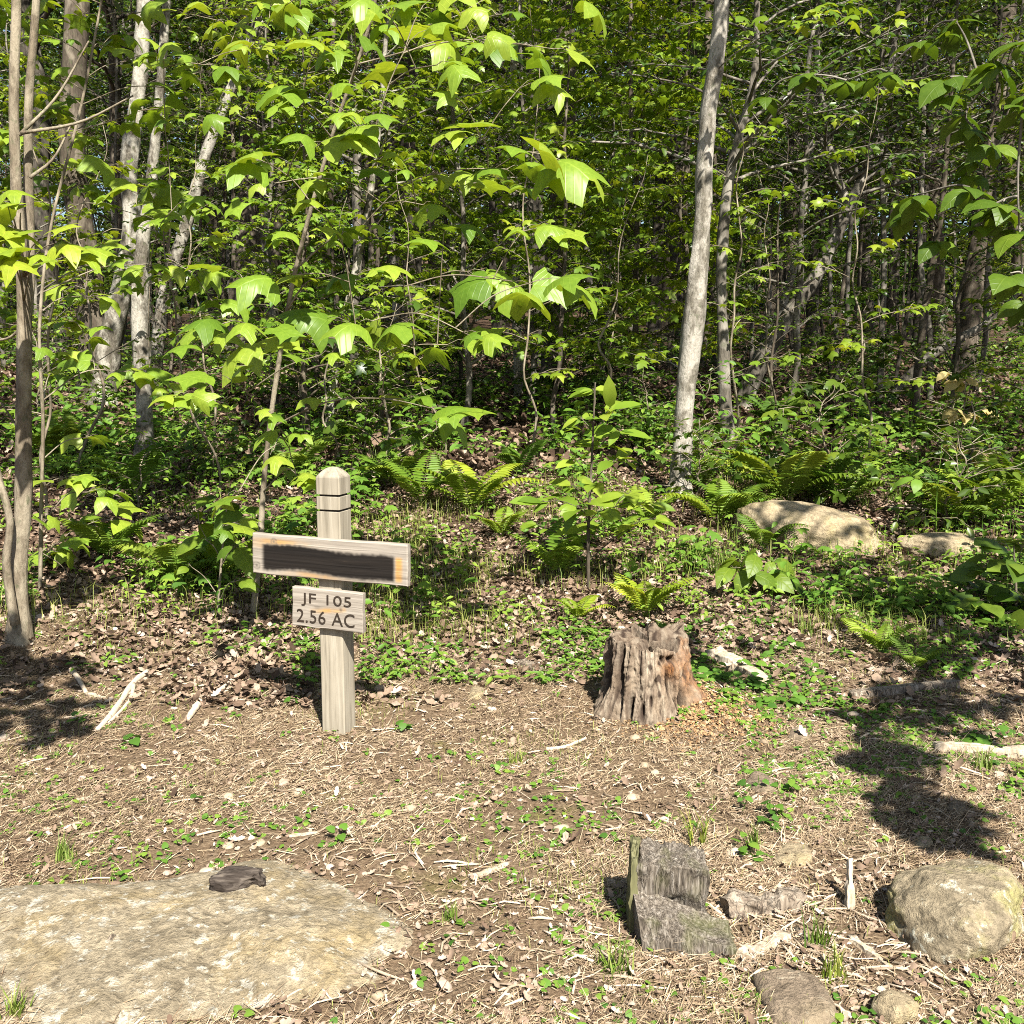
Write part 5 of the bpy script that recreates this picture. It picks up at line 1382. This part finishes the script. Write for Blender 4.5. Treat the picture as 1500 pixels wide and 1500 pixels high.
# ------------------------------------------------------------------ rocks
def mound_rock(name, label, outline, H, mat, power=2.5, seed=0, rough=.012, tilt=(0, 0), n_r=30, n_t=150, step=None):
    P = np.array(outline, float); ctr = P.mean(0)
    Q = spline(np.vstack([P, P[:1]]), n_t + 1)[:-1]
    Q = ctr + (Q - ctr) * (1 + .03 * (vn(np.arange(n_t) * .35, np.zeros(n_t) + seed, 3) - .5))[:, None]
    rr = np.linspace(0, 1, n_r + 1)[1:]
    A = ctr[None, None] + (Q - ctr)[None] * rr[:, None, None]
    g0 = gh(A[..., 0], A[..., 1]); gc = float(gh(*ctr))
    k = H * (1 - rr ** power)[:, None]
    nz = (fbm(A[..., 0] * 5 + seed, A[..., 1] * 5, seed, 4) - .5) * rough * 4 + (vn(A[..., 0] * 38, A[..., 1] * 38, seed + 5) - .5) * rough * .5 + (vn(A[..., 0] * 90, A[..., 1] * 90, seed + 6) - .5) * rough * .28
    Z = g0 * .6 + gc * .4 + k + nz * (1 - rr ** 6)[:, None] + tilt[0] * (A[..., 0] - ctr[0]) + tilt[1] * (A[..., 1] - ctr[1])
    Z[-1] = g0[-1] - .05
    o = np.array([ctr[0], ctr[1], gc])
    V = np.concatenate([np.array([[0, 0, H + (nz[0].mean())]]), (np.dstack([A, Z]).reshape(-1, 3) - o)])
    j = np.arange(n_t); kx = (j + 1) % n_t; fs = [np.stack([np.zeros(n_t, int), 1 + j, 1 + kx], -1)]
    i = np.arange(n_r - 1)[:, None] * n_t + 1
    fs.append(np.stack([i + j, i + n_t + j, i + n_t + kx, i + kx], -1).reshape(-1, 4))
    g = Geo(); g.add(V, fs)
    return tag(obj(name, g.mesh(name, mat), loc=o), label, 'rock')
mound_rock('lichened_rock', 'broad low slab of tan rock spotted with lichen at the lower left', SLAB, .045, M['slab'], 2.6, 3, .011, (0, .02), 80, 340)

def rock(name, label, px, py, size, mat, seed, sub=5, amp=.22, rz=0, sink=.3, fr=1.1, tilt=(0, 0), flat=None):
    from mathutils import noise as mn
    V, Fc = ico(sub); s = Vector((seed * 2.7, seed, -seed))
    d = np.array([mn.fractal(Vector(v) * fr + s, 1.0, 2.0, 5) for v in V])
    V = V * (1 + amp * d)[:, None]
    V = np.sign(V) * np.abs(V) ** .86
    if flat: V[:, 2] = np.minimum(V[:, 2], flat + .12 * (V[:, 2] - flat))
    g = Geo(); g.add(V * np.array(size), [Fc])
    b0 = on_ground(px, py); o = G(b0[0], b0[1] + size[1] * .8, size[2] * (1 - 2 * sink) * .5)
    r = obj(name, g.mesh(name, mat), loc=o); r.rotation_euler = (tilt[0], tilt[1], rz)
    return tag(r, label, 'rock')
rock('boulder', 'rounded grey boulder patched with yellow-green lichen at the right edge', 1434, 1388, (.205, .17, .118), M['boulder'], 3, 6, .30, .5, .36, .85)
rock('boulder', 'long tan boulder half buried on the bank at right, sunlit on top', 1205, 812, (.54, .30, .235), M['sandrock'], 6, 6, .22, -.12, .28, 1.0, (0, R(7)))
rock('flat_rock', 'low tan rock barely showing right of the tan boulder', 1395, 818, (.30, .2, .09), M['sandrock'], 8, 5, .2, 0, .25)
fs = [on_ground(*p)[:2] for p in [(1098, 1440), (1150, 1432), (1205, 1452), (1228, 1500), (1180, 1520), (1130, 1502)]]
mound_rock('flat_stone', 'flat brown stone slab at the bottom edge below the split stump', fs, .035, M['slate'], 9, 4, .004, (.02, .04), 24, 120)
rock('stone', 'small squarish yellow-tan stone at the bottom edge', 1318, 1500, (.052, .045, .035), M['sandrock'], 11, 4, .2, .4, .2)
for q, (lab, pts, H) in enumerate([('flat tan stone set in the ground behind the split stump', [(1130, 1268), (1142, 1240), (1172, 1232), (1192, 1254), (1180, 1272)], .018), ('flat pale tan stone in the clearing right of the large stump', [(1090, 1150), (1104, 1132), (1130, 1142), (1138, 1160), (1112, 1166)], .018),
                                  ('small tan stone lying right of the sign post', [(684, 1024), (692, 1008), (708, 1008), (710, 1018), (698, 1028)], .016), ('tan stone embedded right of the large stump, near the shade', [(1152, 1082), (1160, 1068), (1182, 1070), (1188, 1084), (1168, 1090)], .014),
                                  ('small pale stone touching the top of the lichened boulder', [(1338, 1246), (1340, 1232), (1362, 1230), (1368, 1240), (1354, 1248)], .016), ('tan stone in the bare soil left of the grass beyond the boulder', [(1382, 1190), (1392, 1176), (1412, 1178), (1416, 1192), (1398, 1198)], .014)]):
    mound_rock('embedded_stone', lab, [on_ground(*p)[:2] for p in pts], H, M['sandrock'] if q % 2 == 0 else M['slate'], 5, 20 + q, .004, (0, 0), 12, 60)
